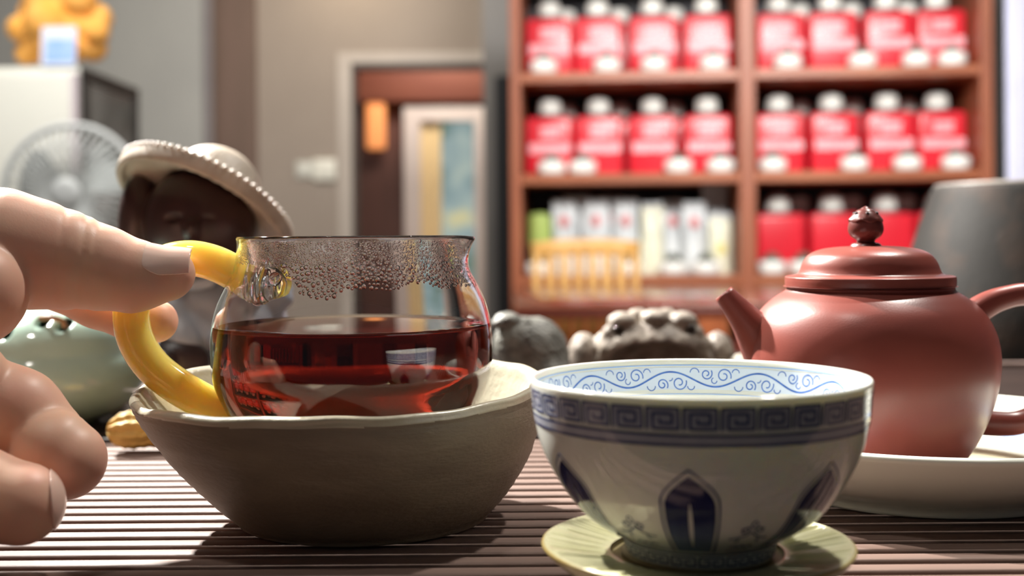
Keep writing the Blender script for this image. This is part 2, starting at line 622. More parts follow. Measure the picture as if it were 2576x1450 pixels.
def px2u(px, w=0.0):
    """photo column -> distance along the shelf front (w = distance behind the front)"""
    t = (px - 1288.0) / F
    # point: X = SX + u ca - w*(-sa).. ; rotation by SA of (u, w)
    # X = SX + u*ca - w*sa ; Y = SY + u*sa + w*ca
    return (t * (SY + w * ca) - SX + w * sa) / (ca - t * sa)


def shelf_pt(u, w, z):
    return Vector((SX + u * ca - w * sa, SY + u * sa + w * ca, z))


def zrow(px, py, w=0.0):
    d = shelf_pt(px2u(px, w), w, 0).y
    return P(px, py, d).z


UW = px2u(2502)
UM0, UM1 = px2u(1862), px2u(1903)
UL = px2u(1312)
UR = px2u(2470)
DEP = 0.53
ZS = [zrow(1600, 178), zrow(1600, 436), zrow(1600, 694)]     # tops of the three boards
ZT = zrow(1600, -86)
TH = 0.040
shelf = thing('shelf_unit', 'tall red brown wooden shelf unit in two bays holding red tins', 'shelf', (SX, SY, FL), SA)


def sh(name, u0, u1, w0, w1, z0, z1, m, bev=0.004):
    return mk(name, box((u0 + u1) / 2, (w0 + w1) / 2, (z0 + z1) / 2 - FL, u1 - u0, w1 - w0, z1 - z0, bev), m, shelf, False, local=True)


sh('side_panel', 0, UL, 0, DEP, FL, ZT + TH, M_wood)
sh('side_panel', UR, UW, 0, DEP, FL, ZT + TH, M_wood)
sh('divider', UM0, UM1, 0, DEP, FL, ZT, M_wood)
sh('top_board', UL, UR, 0, DEP, ZT, ZT + TH, M_woodx)
for z in ZS:
    sh('shelf_board', UL, UM0, 0.004, DEP, z - TH, z, M_woodx)
    sh('shelf_board', UM1, UR, 0.004, DEP, z - TH, z, M_woodx)
sh('back_panel', 0.005, UW - 0.005, DEP, DEP + 0.02, FL, ZT, mat('dark_back_panel', (0.012, 0.012, 0.018), 0.5), 0)
M_door = mat('orange_brown_door_wood', srgb((158, 84, 44)), 0.4, vcol=srgb((178, 98, 54)), vscale=6, stretch=(6, 6, 0.5))
for (a_, b_) in ((UL, UM0), (UM1, UR)):
    mid = (a_ + b_) / 2
    for (c_, d_) in ((a_ + 0.004, mid - 0.002), (mid + 0.002, b_ - 0.004)):
        dd = sh('cabinet_door', c_, d_, 0.0, 0.022, FL + 0.08, ZS[2] - TH - 0.02, M_door, 0.006)
        kx = d_ - 0.05 if c_ < mid - 0.01 else c_ + 0.05
        kb = mk('knob', ball((kx, -0.014, (FL + ZS[2]) / 2 - FL + 0.1), 0.014, 12, 8), MATS['grey_metal_trim'], None, True)
        kb.parent = dd

# --- red tins
def lim(u, hw_, m=0.006):
    """keep a thing of half width hw_ clear of the uprights"""
    if u < UM0:
        return min(max(u, UL + hw_ + m), UM0 - hw_ - m)
    return min(max(u, UM1 + hw_ + m), UR - hw_ - m)


M_red = mat('red_tin_lacquer', srgb((214, 34, 50)), 0.28, vcol=srgb((222, 42, 56)), vscale=4)
M_lab = mat('pale_pink_print', srgb((250, 176, 182)), 0.5)
M_cap = mat('tin_cap_white', srgb((232, 234, 226)), 0.35)
M_neck = mat('tin_neck_grey', srgb((120, 122, 122)), 0.35, metal=0.3)
HB = zrow(1640, 281) - ZS[1]       # body height
TW = 0.200
TD = 0.165


def strokes(cx, w, z0, z1, rows, seed, y):
    """pale printed lettering rows, raised a hair off the tin front"""
    r = random.Random(seed)
    parts = []
    for i in range(rows):
        zz = z0 + (z1 - z0) * (i + 0.5) / rows
        h = (z1 - z0) / rows * 0.86
        x = cx - w / 2
        while x < cx + w / 2 - 0.006:
            ww = min(r.uniform(0.016, 0.030), cx + w / 2 - x)
            parts.append(box(x + ww / 2, y, zz + r.uniform(-.002, .002), ww * 0.96, 0.0008, h * r.uniform(.85, 1)))
            x += ww
    return join(*parts)


def make_tin(label, printed=True):
    t = thing('tea_tin', label, 'tin', (0, 0, 0))
    mk('tin_body', box(0, 0, HB / 2, TW, TD, HB, 0.020, 4), M_red, t)
    mk('neck', lathe(smooth_prof([(0.0001, 0), (0.058, 0), (0.058, 0.016), (0.0001, 0.018)], 2), 28, (0, 0, HB)), M_neck, t)
    mk('cap', lathe(smooth_prof([(0.0001, -0.004), (0.040, -0.004), (0.047, 0.014), (0.046, 0.044), (0.034, 0.062), (0.0001, 0.068)], 4), 28, (0, 0, HB + 0.016)), M_cap, t)
    if printed:
        a = mk('title_print', strokes(0.004, 0.082, HB * 0.62, HB * 0.84, 2, 3, -TD / 2 - 0.0006), M_lab, t, False)
        b = mk('band_print', strokes(0.004, 0.175, HB * 0.36, HB * 0.56, 1, 5, -TD / 2 - 0.0006), M_lab, t, False)
    return t


ORD = ['leftmost', 'second', 'third', 'rightmost']
ROWS = [('top visible shelf', 0, [1375, 1508, 1645, 1785, 1962, 2092, 2232, 2374], True),
        ('middle shelf', 1, [1375, 1508, 1643, 1784, 1960, 2093, 2232, 2372], True),
        ('lower shelf', 2, [1958, 2092, 2228, 2362], False)]
tinA = tinB = tinR = None
r_ = random.Random(5)
for rn, ri, pxs, printed in ROWS:
    for k, px in enumerate(pxs):
        bay = 'right' if px > 1880 else 'left'
        lab = '%s %s red tin, front row of the %s, %s bay' % (ORD[k % 4], 'pink printed' if printed else 'plain', rn, bay)
        w = 0.142 + TD / 2 + r_.uniform(-.004, .004)
        u = lim(px2u(px, w), 0.105)
        if printed:
            if tinA is None:
                tinA = make_tin(lab, True)
                o = tinA
            else:
                o = dup(tinA, label=lab)
        else:
            if tinB is None:
                tinB = make_tin(lab, False)
                o = tinB
            else:
                o = dup(tinB, label=lab)
        o.location = shelf_pt(u, w, ZS[ri])
        o.rotation_euler = (0, 0, SA + math.radians(r_.uniform(-2, 2)))
        o['group'] = 'red tea tins on the shelves'
        # the tin standing behind it, its cap showing to the right of the front one's
        if (px + 60 < 1862 or px > 1900) and px + 58 < 2462:
            w2 = 0.142 + TD * 1.5 + 0.020
            u2 = px2u(px + 52, w2)
            if UL + TW / 2 + .012 < u2 < UM0 - TW / 2 - .012 or UM1 + TW / 2 + .012 < u2 < UR - TW / 2 - .012:
                src = tinR or tinB
                lab2 = 'back row red tin behind the %s front tin, %s, %s bay' % (ORD[k % 4], rn, bay)
                if tinR is None:
                    tinR = dup(tinA, label=lab2)
                    for ch in list(tinR.children):
                        if 'print' in ch.name:
                            bpy.data.objects.remove(ch)
                    o2 = tinR
                else:
                    o2 = dup(tinR, label=lab2)
                o2['label'] = lab2
                o2['group'] = 'red tea tins in the back row'
                o2.location = shelf_pt(u2, w2, ZS[ri])
                o2.rotation_euler = (0, 0, SA)

# --- small white sample bowls heaped with tea, standing in front of the tins
M_bowlw = mat('white_sample_bowl', srgb((246, 246, 240)), 0.3)
M_leaf = mat('dark_dry_tea', srgb((66, 70, 60)), 0.8, vcol=srgb((104, 106, 92)), vscale=90, bump=0.8, bscale=120)


def make_bowl(label):
    t = thing('sample_bowl', label, 'bowl')
    mk('bowl', lathe(smooth_prof([(0.0001, 0.001), (0.042, 0.001), (0.048, 0.002), (0.054, 0.010), (0.058, 0.030), (0.056, 0.050), (0.053, 0.051), (0.050, 0.030), (0.044, 0.016), (0.0001, 0.012)], 3), 28), M_bowlw, t)
    mk('tea_heap', lathe(smooth_prof([(0.0505, 0.040), (0.044, 0.051), (0.034, 0.066), (0.020, 0.080), (0.008, 0.086), (0.0001, 0.087)], 3), 24,
                         fn=lambda q, r, z: (r * math.cos(q), r * math.sin(q), z + 0.003 * math.sin(5 * q + r * 200))), M_leaf, t)
    return t


BOWLS = [(0, [1372, 1531, 1650, 1798, 1985, 2172, 2308, 2397]), (1, [1390, 1468, 1708, 1820, 1945, 2150, 2283, 2405]),
         (2, [1324, 1578, 1693, 1775, 1930, 2020])]
b0_ = None
for ri, pxs in BOWLS:
    for k, px in enumerate(pxs):
        rn = ['top visible shelf', 'middle shelf', 'lower shelf'][ri]
        left = [p for p in pxs if p < 1880]
        side = 'left' if px < 1880 else 'right'
        kk = k if px < 1880 else k - len(left)
        nn = len(left) if px < 1880 else len(pxs) - len(left)
        od = (['leftmost', 'rightmost'] if nn == 2 else ORD)[kk]
        lab = '%s white tea sample bowl, front of the %s, %s bay' % (od, rn, side)
        w = 0.012 + 0.058
        if b0_ is None:
            b0_ = make_bowl(lab)
            o = b0_
        else:
            o = dup(b0_, label=lab)
        o.location = shelf_pt(lim(px2u(px, w), 0.064), w - 0.006, ZS[ri] + 0.0015)
        o['group'] = 'white sample bowls on the shelves'

# --- white foil pouches and a green tin in the lower left bay
M_pouch = mat('white_foil_pouch', srgb((222, 226, 226)), 0.35, vcol=srgb((196, 202, 204)), vscale=12, bump=0.5, bscale=30)
M_pouchc = mat('cream_foil_pouch', srgb((236, 234, 206)), 0.35, vcol=srgb((222, 222, 200)), vscale=12, bump=0.5, bscale=30)
M_plog = mat('faded_red_print', srgb((214, 132, 134)), 0.6)
M_plog2 = mat('yellow_print', srgb((226, 214, 130)), 0.6)


def pouch_mesh(w, h, d, seed):
    r = random.Random(seed)
    V, Fc = [], []
    NX, NZ = 10, 14
    for side in (-1, 1):
        for k in range(NZ + 1):
            t = k / NZ
            puff = math.sin(PI * min(1, (1 - t) * 1.15 + 0.02)) ** 0.6 if t < 0.98 else 0.02
            puff = max(0.03, min(1, (1 - t) * 3.0)) * (0.6 + 0.4 * math.cos(t * 2))
            ww = w * (1 - 0.10 * t + 0.02 * math.sin(9 * t + seed))
            for i in range(NX + 1):
                s = i / NX * 2 - 1
                V.append((s * ww / 2, side * d / 2 * puff * (1 - abs(s) ** 2.6) + 0.004 * math.sin(7 * s + 5 * t + seed), t * h))
    o = (NX + 1) * (NZ + 1)
    for sd in (0, 1):
        for k in range(NZ):
            for i in range(NX):
                a = sd * o + k * (NX + 1) + i
                q = [a, a + 1, a + NX + 2, a + NX + 1]
                Fc.append(q if sd == 0 else q[::-1])
    for k in range(NZ):
        for i in (0, NX):
            a = k * (NX + 1) + i
            q = [a, a + NX + 1, o + a + NX + 1, o + a]
            Fc.append(q if i == 0 else q[::-1])
    return V, Fc


PO = [(1420, 505, 66, 0.19, 'w', 'r'), (1452, 494, 72, 0.27, 'w', None), (1500, 503, 74, 0.19, 'w', 'r'), (1538, 498, 72, 0.27, 'w', 'r'), (1574, 503, 68, 0.19, 'w', 'r'),
      (1641, 512, 60, 0.19, 'c', None), (1692, 506, 74, 0.27, 'w', 'r'), (1746, 510, 62, 0.19, 'w', 'r'), (1819, 540, 60, 0.19, 'c', 'y'), (1822, 468, 74, 0.30, 'w', None)]
wd = ['leftmost', 'second', 'third', 'fourth', 'fifth', 'sixth', 'seventh', 'eighth', 'ninth', 'tenth']
for k, (px, py, wp, w, kind, logo) in enumerate(PO):
    u = lim(px2u(px, w), wp * 5 / F / 2 + .006)
    dd = shelf_pt(u, w, 0).y
    h = P(px, py, dd).z - ZS[2]
    wm = wp * dd / F
    desc = {'w': 'white foil', 'c': 'cream foil'}[kind]
    extra = {'r': ' with a faded red mark', 'y': ' with yellow print', None: ' with a plain front'}[logo]
    if k == 9:
        lab = 'tallest white foil pouch, rightmost at the back of the lower left shelf'
    else:
        lab = '%s pouch%s, %s from left, lower left shelf' % (desc, extra, wd[k])
    t = thing('tea_pouch', lab, 'pouch', shelf_pt(u, w, ZS[2]), SA, 'foil tea pouches on the lower left shelf')
    pb_ = mk('bag', pouch_mesh(wm, h, 0.07, k), M_pouch if kind == 'w' else M_pouchc, t, local=True)
    mk('top_seal', box(0, 0, h - 0.008, wm * 0.9, 0.012, 0.022, 0.003), M_pouch, t, local=True)
    if logo:
        z = h * (0.72 if logo == 'r' else 0.42)
        v, f = ball((0, -0.037, z), 0.02, 14, 8, (1.0, 0.16, 1.3))
        mk('print', (v, f), M_plog if logo == 'r' else M_plog2, t, local=True)
gu = lim(px2u(1342, 0.19), 36 * SY / F)
gt = thing('green_canister', 'pale green rounded canister at the left end of the lower shelf', 'canister', shelf_pt(gu, 0.19, ZS[2] + 0.002), SA)
gz = P(1341, 536, SY + .1).z - ZS[2]
gw = 29 * SY / F
mk('canister_body', lathe(smooth_prof([(0.0001, 0), (gw * .7, 0), (gw * .78, 0.0004), (gw * .8, gz * .03), (gw * .8, gz * .36), (gw * .86, gz * .44)], 3), 28), mat('pale_canister_base', srgb((206, 206, 196)), 0.4), gt, local=True)
mk('lid', lathe(smooth_prof([(gw * .86, gz * .44), (gw, gz * .52), (gw * 1.0, gz * .85), (gw * .85, gz * .97), (0.0001, gz)], 4), 28), mat('lime_green_lid', srgb((182, 206, 112)), 0.4), gt, local=True)

# ------------------------------------------------------------------ dining table and pine chair
TZ = zrow(1500, 712) 
TZ = P(1500, 712, 4.75).z
YF = 3.22
tx0, tx1 = P(1298, 770, YF).x, 1.75
tab = thing('dining_table', 'glossy red brown dining table in front of the tin shelf', 'table', (0.9, 3.85, FL))
M_tabtop = mat('glossy_table_top', srgb((122, 70, 50)), 0.12, vcol=srgb((140, 82, 60)), vscale=5, stretch=(0.4, 6, 6), coat=0.5)
M_tabd = mat('dark_red_table_edge', srgb((96, 44, 34)), 0.3, vcol=srgb((108, 52, 40)), vscale=5, stretch=(0.4, 6, 6))
YBk = 4.36
mk('table_top', box((tx0 + tx1) / 2, (YF + YBk) / 2, TZ - 0.006, tx1 - tx0, YBk - YF, 0.012, 0.004), M_tabtop, tab)
mk('edge_frame', box((tx0 + tx1) / 2, (YF + YBk) / 2, TZ - 0.026, tx1 - tx0 - 0.004, YBk - YF - 0.004, 0.028, 0.005), M_tabd, tab)
for lx in (tx0 + 0.62, tx1 - 0.08):
    for ly in (YF + 0.08, YBk - 0.08):
        mk('leg', box(lx, ly, (TZ - 0.04 + FL) / 2, 0.06, 0.06, TZ - 0.04 - FL, 0.006), M_tabd, tab)

M_pine = mat('honey_pine', srgb((206, 156, 84)), 0.4, vcol=srgb((222, 174, 100)), vscale=5, stretch=(6, 6, 0.5))
CY = 4.47
cx0, cx1 = P(1341, 640, CY).x, P(1606, 640, CY).x
cxm = (cx0 + cx1) / 2
zt = P(1470, 610, CY).z
zr = P(1470, 652, CY).z
ch = thing('dining_chair', 'honey pine slat back chair behind the glossy dining table', 'chair', (cxm, CY - 0.2, FL))
zs = -0.33
mk('top_rail', tube([(cx0 - 0.004, CY, (zt + zr) / 2), (cx0 + .1, CY + .018, (zt + zr) / 2 + .012), (cxm, CY + 0.03, (zt + zr) / 2 + .014), (cx1 - .1, CY + .018, (zt + zr) / 2 + .012), (cx1 + 0.004, CY, (zt + zr) / 2)], (zt - zr) / 2, 12, flat=0.4), M_pine, ch)
for x in (cx0 + 0.012, cx1 - 0.012):
    mk('back_post', box(x, CY, (zr + FL) / 2 + .01, 0.028, 0.034, zr - FL + .02, 0.006), M_pine, ch)
n = 6
for k in range(n):
    x = cx0 + 0.012 + (cx1 - cx0 - 0.024) * (k + 1) / (n + 1)
    mk('slat', box(x, CY + 0.012, (zr + zs) / 2 + .01, 0.032, 0.014, zr - zs + .02, 0.003), M_pine, ch)
mk('seat', box(cxm, CY - 0.20, zs - 0.015, cx1 - cx0, 0.38, 0.03, 0.008), M_pine, ch)
for x in (cx0 + 0.02, cx1 - 0.02):
    mk('front_leg', box(x, CY - 0.36, (zs - 0.03 + FL) / 2, 0.034, 0.034, zs - 0.03 - FL, 0.006), M_pine, ch)
for x in (cx0 + 0.015, cx1 - 0.015):
    mk('stretcher', box(x, CY - 0.18, FL + 0.2, 0.018, 0.34, 0.025, 0.004), M_pine, ch)

# ------------------------------------------------------------------ left background: fridge cabinet, plush, sign, glass case, fan
M_fr = mat('cream_white_enamel', srgb((226, 226, 214)), 0.35, vcol=srgb((230, 230, 219)), vscale=2)
fy = 4.2
fx1 = P(196, 300, fy).x
fzt = P(100, 166, fy).z
frd = thing('white_cabinet', 'cream white upright cabinet with a black framed glass side, carrying an orange plush', 'cabinet', (fx1 - 0.33, fy + 0.2, FL))
mk('body', box(fx1 - 0.33, fy + 0.34, (FL + fzt) / 2, 0.655, 0.64, fzt - FL, 0.01, 3), M_fr, frd)
mk('door', box(fx1 - 0.33 - 0.0, fy + 0.008, (FL + fzt) / 2, 0.63, 0.03, fzt - FL - 0.05, 0.01, 3), M_fr, frd)
mk('edge_strip', box(fx1 - 0.012, fy + 0.006, (FL + fzt) / 2, 0.02, 0.034, fzt - FL - 0.05, 0.003), mat('pinkish_edge_strip', srgb((206, 194, 198)), 0.4), frd)
# orange puffy plush: one soft surface of many lobes
sp = 4.35 / F
pc = P(158, 78, 4.35)
plush_px = [(75, 30, 34), (60, 75, 34), (62, 130, 30), (110, -5, 46), (155, -15, 50), (205, 5, 46), (240, 45, 38), (250, 85, 32), (228, 118, 36), (130, 60, 60), (185, 70, 62), (150, 120, 48), (95, 110, 45), (200, 128, 30)]


def plush_fn(X, Y, Z):
    d = None
    for i, (x, y, r) in enumerate(plush_px):
        c = ((x - 158) * sp, (-0.03 if i % 2 else 0.02), -(y - 78) * sp)
        e = np.sqrt((X - c[0]) ** 2 + (Y - c[1]) ** 2 + (Z - c[2]) ** 2) - r * sp
        d = e if d is None else smin(d, e, 0.012)
    return d + 0.002 * np.sin(X * 190) * np.sin(Z * 170) * np.sin(Y * 180)


v, q = surface_net(plush_fn, (-0.2, -0.14, -0.2), (0.2, 0.14, 0.24), 0.007)
v[:, 2] = np.maximum(v[:, 2], fzt + 0.002 - pc.z)
v += np.array(pc)
tag(mkn('orange_plush', v, q, mat('orange_fleece', srgb((240, 168, 70)), 0.9, vcol=srgb((250, 186, 96)), vscale=14, bump=0.6, bscale=120)),
    'orange puffy plush with rounded lobes on top of the white cabinet', 'plush')
s2 = P(142, 160, 4.2)
sg = thing('sign_card', 'small white and blue standing sign card in front of the orange plush', 'sign', (s2.x, 4.22, fzt))
hh, ww_ = 100 * 4.2 / F, 88 * 4.2 / F
tilt = Matrix.Rotation(math.radians(-6), 4, 'X')
mk('card', box(s2.x, 4.225, fzt + hh / 2 + .003, ww_, 0.012, hh, 0.003, rot=tilt), mat('white_card', srgb((226, 232, 248)), 0.4), sg, False)
mk('blue_print', box(s2.x + 0.006, 4.2172, fzt + hh * .40, ww_ * .84, 0.003, hh * .60, rot=tilt), mat('sky_blue_print', srgb((138, 180, 240)), 0.4, vcol=srgb((178, 206, 246)), vscale=16), sg, False)
mk('foot', box(s2.x, 4.235, fzt + .004, ww_ * .9, 0.05, 0.006, 0.001), MATS['white_card'], sg, False)
# its right side: a black frame round grey glass
M_bf = mat('black_case_frame', srgb((34, 34, 34)), 0.4)
M_gp = mat('grey_tinted_glass', srgb((104, 106, 100)), 0.12, vcol=srgb((146, 150, 146)), vscale=4)
y0s, y1s = fy + 0.03, fy + 0.66
mk('side_rail', box(fx1 + .004, (y0s + y1s) / 2, fzt - 0.022, .014, y1s - y0s, .044, .003), M_bf, frd, False)
mk('side_rail', box(fx1 + .004, (y0s + y1s) / 2, FL + .06, .014, y1s - y0s, .08, .003), M_bf, frd, False)
mk('side_post', box(fx1 + .004, y0s + .03, (FL + fzt) / 2, .013, .06, fzt - FL, .003), M_bf, frd, False)
mk('side_post', box(fx1 + .004, y1s - .03, (FL + fzt) / 2, .013, .06, fzt - FL, .003), M_bf, frd, False)
mk('side_glass', box(fx1 + .001, (y0s + y1s) / 2, (FL + fzt) / 2, .006, y1s - y0s - .1, fzt - FL - .1), M_gp, frd, False)

# pedestal fan
fyy = 3.6
fc = P(180, 487, fyy)
fr = 171 * fyy / F
M_fan = mat('pale_fan_plastic', srgb((218, 222, 220)), 0.4)
M_blade = mat('pale_fan_blade', srgb((206, 212, 209)), 0.35)
fan = thing('pedestal_fan', 'pale grey pedestal fan standing behind the hand, face to the viewer', 'fan', (fc.x, fyy + .1, FL))
Rx = Matrix.Rotation(PI / 2, 4, 'X')
cg = mk('cage_rim', torus(fr, 0.011, fc, 64, 10, Rx), M_fan, fan)
wires = []
for k in range(48):
    a = 2 * PI * k / 48
    d_ = Vector((math.cos(a), 0, math.sin(a)))
    wires.append(tube([fc + d_ * 0.05 + Vector((0, -.05, 0)), fc + d_ * fr * .6 + Vector((0, -.055, 0)), fc + d_ * fr], 0.003, 5))
mk('front_grille', join(*wires, *[torus(fr * s_, 0.0022, fc + Vector((0, -.053, 0)), 40, 5, Rx) for s_ in (.35, .68)]), M_fan, fan, kind='stuff')
wires = []
for k in range(32):
    a = 2 * PI * k / 32
    d_ = Vector((math.cos(a), 0, math.sin(a)))
    wires.append(tube([fc + d_ * 0.05 + Vector((0, .09, 0)), fc + d_ * fr * .7 + Vector((0, .085, 0)), fc + d_ * fr], 0.003, 5))
mk('rear_grille', join(*wires), M_fan, fan, kind='stuff')
mk('hub_cap', lathe(smooth_prof([(0.0001, .012), (.03, .010), (.046, .0), (.046, -.02)], 3), 28, fn=lambda t, r, z: (r * math.cos(t), -z, r * math.sin(t)), center=fc + Vector((0, -.055, 0))), M_fan, fan)
for k in range(3):
    a0 = 2 * PI * k / 3 + 0.62
    V, Fc = [], []
    NR, NA = 8, 8
    for side in (0, 1):
        for i in range(NR + 1):
            t = i / NR
            r = 0.03 + (fr * 0.86 - 0.03) * t
            span = 0.5 + 0.48 * math.sin(PI * min(1, t * 0.75 + .1))
            for j in range(NA + 1):
                s_ = j / NA - 0.5
                a = a0 + s_ * span * 1.3
                V.append((fc.x + r * math.cos(a), fc.y + 0.02 + 0.05 * s_ + side * .004, fc.z + r * math.sin(a)))
    o_ = (NR + 1) * (NA + 1)
    for i in range(NR):
        for j in range(NA):
            a = i * (NA + 1) + j
            Fc.append([a, a + 1, a + NA + 2, a + NA + 1])
            Fc.append([o_ + a, o_ + a + NA + 1, o_ + a + NA + 2, o_ + a + 1])
    mk('blade', (V, Fc), M_blade, fan)
mk('motor_housing', lathe(smooth_prof([(.0001, -.10), (.045, -.095), (.06, -.05), (.055, .04), (.0001, .05)], 3), 28, fn=lambda t, r, z: (r * math.cos(t), -z, r * math.sin(t)), center=fc + Vector((0, .12, 0))), M_fan, fan)
mk('pole', tube([(fc.x, fyy + .12, FL + .03), (fc.x, fyy + .12, fc.z - .03)], 0.014, 14), M_fan, fan)
mk('base', lathe(smooth_prof([(.0001, .05), (.03, .048), (.06, .03), (.17, .018), (.18, .004), (.18, 0), (.0001, 0)], 3), 40, (fc.x, fyy + .12, FL)), M_fan, fan)

# ------------------------------------------------------------------ tea table and slatted tray
TTZ = -0.036
tt = thing('tea_table', 'black low tea table carrying the slatted bamboo tray', 'table', (0.05, 0.65, FL))
mk('table_top', box(0.05, 0.66, TTZ - 0.02, 1.7, 1.10, 0.04, 0.006), M_black, tt, False)
for x in (-0.72, 0.82):
    for y in (0.18, 1.14):
        mk('leg', box(x, y, (FL + TTZ - .04) / 2, 0.06, 0.06, TTZ - .04 - FL, 0.005), M_black, tt, False)
tray = thing('tea_tray', 'dark bamboo tea tray with long rounded slats and a broad rear board', 'tray', (0.05, 0.45, TTZ))
TX0, TX1 = -0.50, 0.60
PITCH = 0.00978
mk('tray_base', box(0.05, 0.455, (TTZ - 0.016) / 2, TX1 - TX0, 0.56, -0.016 - TTZ, 0.003), M_black, tray, False)
slat_prof = [(-.0031, -.0056), (-.0031, -.0011), (-.0028, -.0004), (-.0022, -.0001), (0, 0), (.0022, -.0001), (.0028, -.0004), (.0031, -.0011), (.0031, -.0056)]
V, Fc = [], []
for x in (TX0 + .015, TX1 - .015):
    for (y, z) in slat_prof:
        V.append((x - 0.05, y, z - 0.0001))
ns_ = len(slat_prof)
for i in range(ns_):
    j = (i + 1) % ns_
    Fc.append([i, ns_ + i, ns_ + j, j])
Fc.append(list(range(ns_)))
Fc.append(list(range(2 * ns_ - 1, ns_ - 1, -1)))
s0_ = None
y = 0.2050
while y < 0.487:
    if s0_ is None:
        s0_ = mk('slat', (V, Fc), M_slat, tray, local=True)
        o = s0_
    else:
        o = s0_.copy()
        C.objects.link(o)
        o.parent = tray
    o.location = (0, y - 0.45, -TTZ)
    y += PITCH
mk('side_rail', box(TX0 + .0075, .345, -.009, .015, .29, .018, .002), M_board, tray)
mk('side_rail', box(TX1 - .0075, .345, -.009, .015, .29, .018, .002), M_board, tray)
mk('rear_board', box(0.05, 0.612, -0.0085, TX1 - TX0, 0.236, 0.017, 0.003, 3), M_board, tray)
mk('rear_lip', box(0.05, 0.732, 0.001, TX1 - TX0, 0.006, 0.004, 0.0012, 2), mat('tray_lip_painted_light', srgb((150, 128, 120)), 0.35, vcol=srgb((165, 142, 134)), vscale=30), tray)  # lip coloured paler to paint the light caught along the rear edge
mk('cross_bearer', box(TX0 + .2, .345, -.0105, .02, .29, .0105, .001), M_black, tray, False)
mk('cross_bearer', box(TX1 - .2, .345, -.0105, .02, .29, .0105, .001), M_black, tray, False)

# ------------------------------------------------------------------ rough stoneware bowl
BX, BY = P(915, 1200, 0.349).x, 0.349
M_stone = mat('crackled_stoneware_glaze', srgb((186, 180, 158)), 0.33, vcol=srgb((164, 156, 134)), vscale=55, vary=(.3, .75), bump=0.35, bscale=420, coat=0.15)
RB = 0.0585
bowl_prof = smooth_prof([(0.0001, 0.004), (0.026, 0.004), (0.028, 0.0004), (0.0352, 0.0004), (0.0366, 0.0016), (0.0402, 0.0050), (0.0440, 0.0092), (0.0484, 0.0148), (0.0517, 0.0198), (0.0553, 0.0270), (0.0575, 0.0330), (0.0583, 0.0370),
                         (0.0586, 0.0382), (0.0584, 0.0393), (0.0572, 0.0399), (0.0556, 0.0392), (0.0532, 0.0350), (0.0470, 0.0245), (0.0385, 0.0145), (0.0310, 0.0100), (0.020, 0.0085), (0.0001, 0.0083)], 4)


def bowl_fn(t, r, z):
    k = max(0.0, min(1.0, z / 0.038))
    wob = 1 + 0.010 * k * math.sin(2 * t + 1.0) + 0.003 * k * math.sin(5 * t + .4) + 0.0012 * k * math.sin(11 * t)
    x, y_ = r * wob * math.cos(t), r * wob * math.sin(t)
    dz = k * k * (0.0005 * math.sin(3 * t + 0.5) + 0.00022 * math.sin(7 * t) + 0.00014 * math.sin(17 * t + 1) + 0.0026 * math.sin(t + .2))
    x -= 0.0064 * k ** 1.4
    # throwing rings and a chipped place on the rim, front left
    rr = 0.00015 * math.sin(z * 2600 + 2 * math.sin(t * 2))
    x += rr * math.cos(t)
    y_ += rr * math.sin(t)
    ch = math.exp(-((t - 3.75) / 0.10) ** 2) * max(0, (k - .9) / .1)
    return x, y_, z + dz - 0.0012 * ch


bowl = thing('stoneware_bowl', 'wide grey green stoneware bowl with an uneven rim, holding the glass pitcher', 'bowl', (BX, BY, 0))
mk('bowl_body', lathe(bowl_prof, 160, (BX, BY, 0), bowl_fn), M_stone, bowl)
bo = bpy.data.objects['bowl_body']
bo.data.materials.append(mat('bare_brown_grey_clay', srgb((132, 120, 102)), 0.5, vcol=srgb((118, 106, 90)), vscale=40, stretch=(1, 1, 3), bump=0.4, bscale=420))
for p_ in bo.data.polygons:
    rad_ = Vector((p_.center.x, p_.center.y, 0)).normalized()
    if p_.normal.dot(rad_) > 0.25 and p_.center.z < 0.0375 + 0.0026 * math.sin(math.atan2(p_.center.y, p_.center.x) + .2):
        p_.material_index = 1

# ------------------------------------------------------------------ glass pitcher
GX, GY = P(888, 800, 0.349).x, 0.349
M_glass = glass_mat('clear_glass', 1.47)
gs = 0.349 / F


def gz_(py):
    return HC - (py - 600) * gs


g_out = [(0.0001, 0.0098), (0.0205, 0.0098), (0.0245, 0.0112), (0.0292, 0.0195), (0.0352, 0.0300), (0.0396, 0.0394), (0.0407, 0.0464), (0.0406, 0.0546), (0.0393, 0.0615), (0.0370, 0.0672),
         (0.0345, 0.0718), (0.0334, 0.0765), (0.0331, 0.0800), (0.0333, 0.0818)]
g_out = smooth_prof(g_out, 5)
GT = 0.0013


def g_rout(z):
    return np.interp(z, [p[1] for p in g_out[12:]], [p[0] for p in g_out[12:]])


g_in = [(max(0.0001, r - GT), max(z, 0.0122)) for r, z in g_out if z > 0.0125 or r < 0.02]
inner = [(0.0001, 0.0122), (0.0195, 0.0122), (0.0236, 0.0140)] + [(g_rout(z) - GT, z) for z in np.linspace(0.0180, 0.0815, 46)]
gprof = g_out + [(0.0330, 0.0823), (0.0325, 0.0822)] + inner[::-1]


def glass_fn(t, r, z):
    # small pouring lip on the +X side near the rim
    a = (t + PI) % (2 * PI) - PI
    k = math.exp(-(a / 0.20) ** 2) * max(0, min(1, (z - 0.0735) / 0.008)) ** 1.5
    r2 = r + 0.0026 * k
    return r2 * math.cos(t), r2 * math.sin(t), z - 0.0004 * k


pit = thing('glass_pitcher', 'clear glass tea pitcher with a curved amber handle and condensation, in the stoneware bowl', 'pitcher', (GX, GY, 0.0098))
mk('pitcher_body', lathe(gprof, 144, (GX, GY, 0), glass_fn), M_glass, pit)
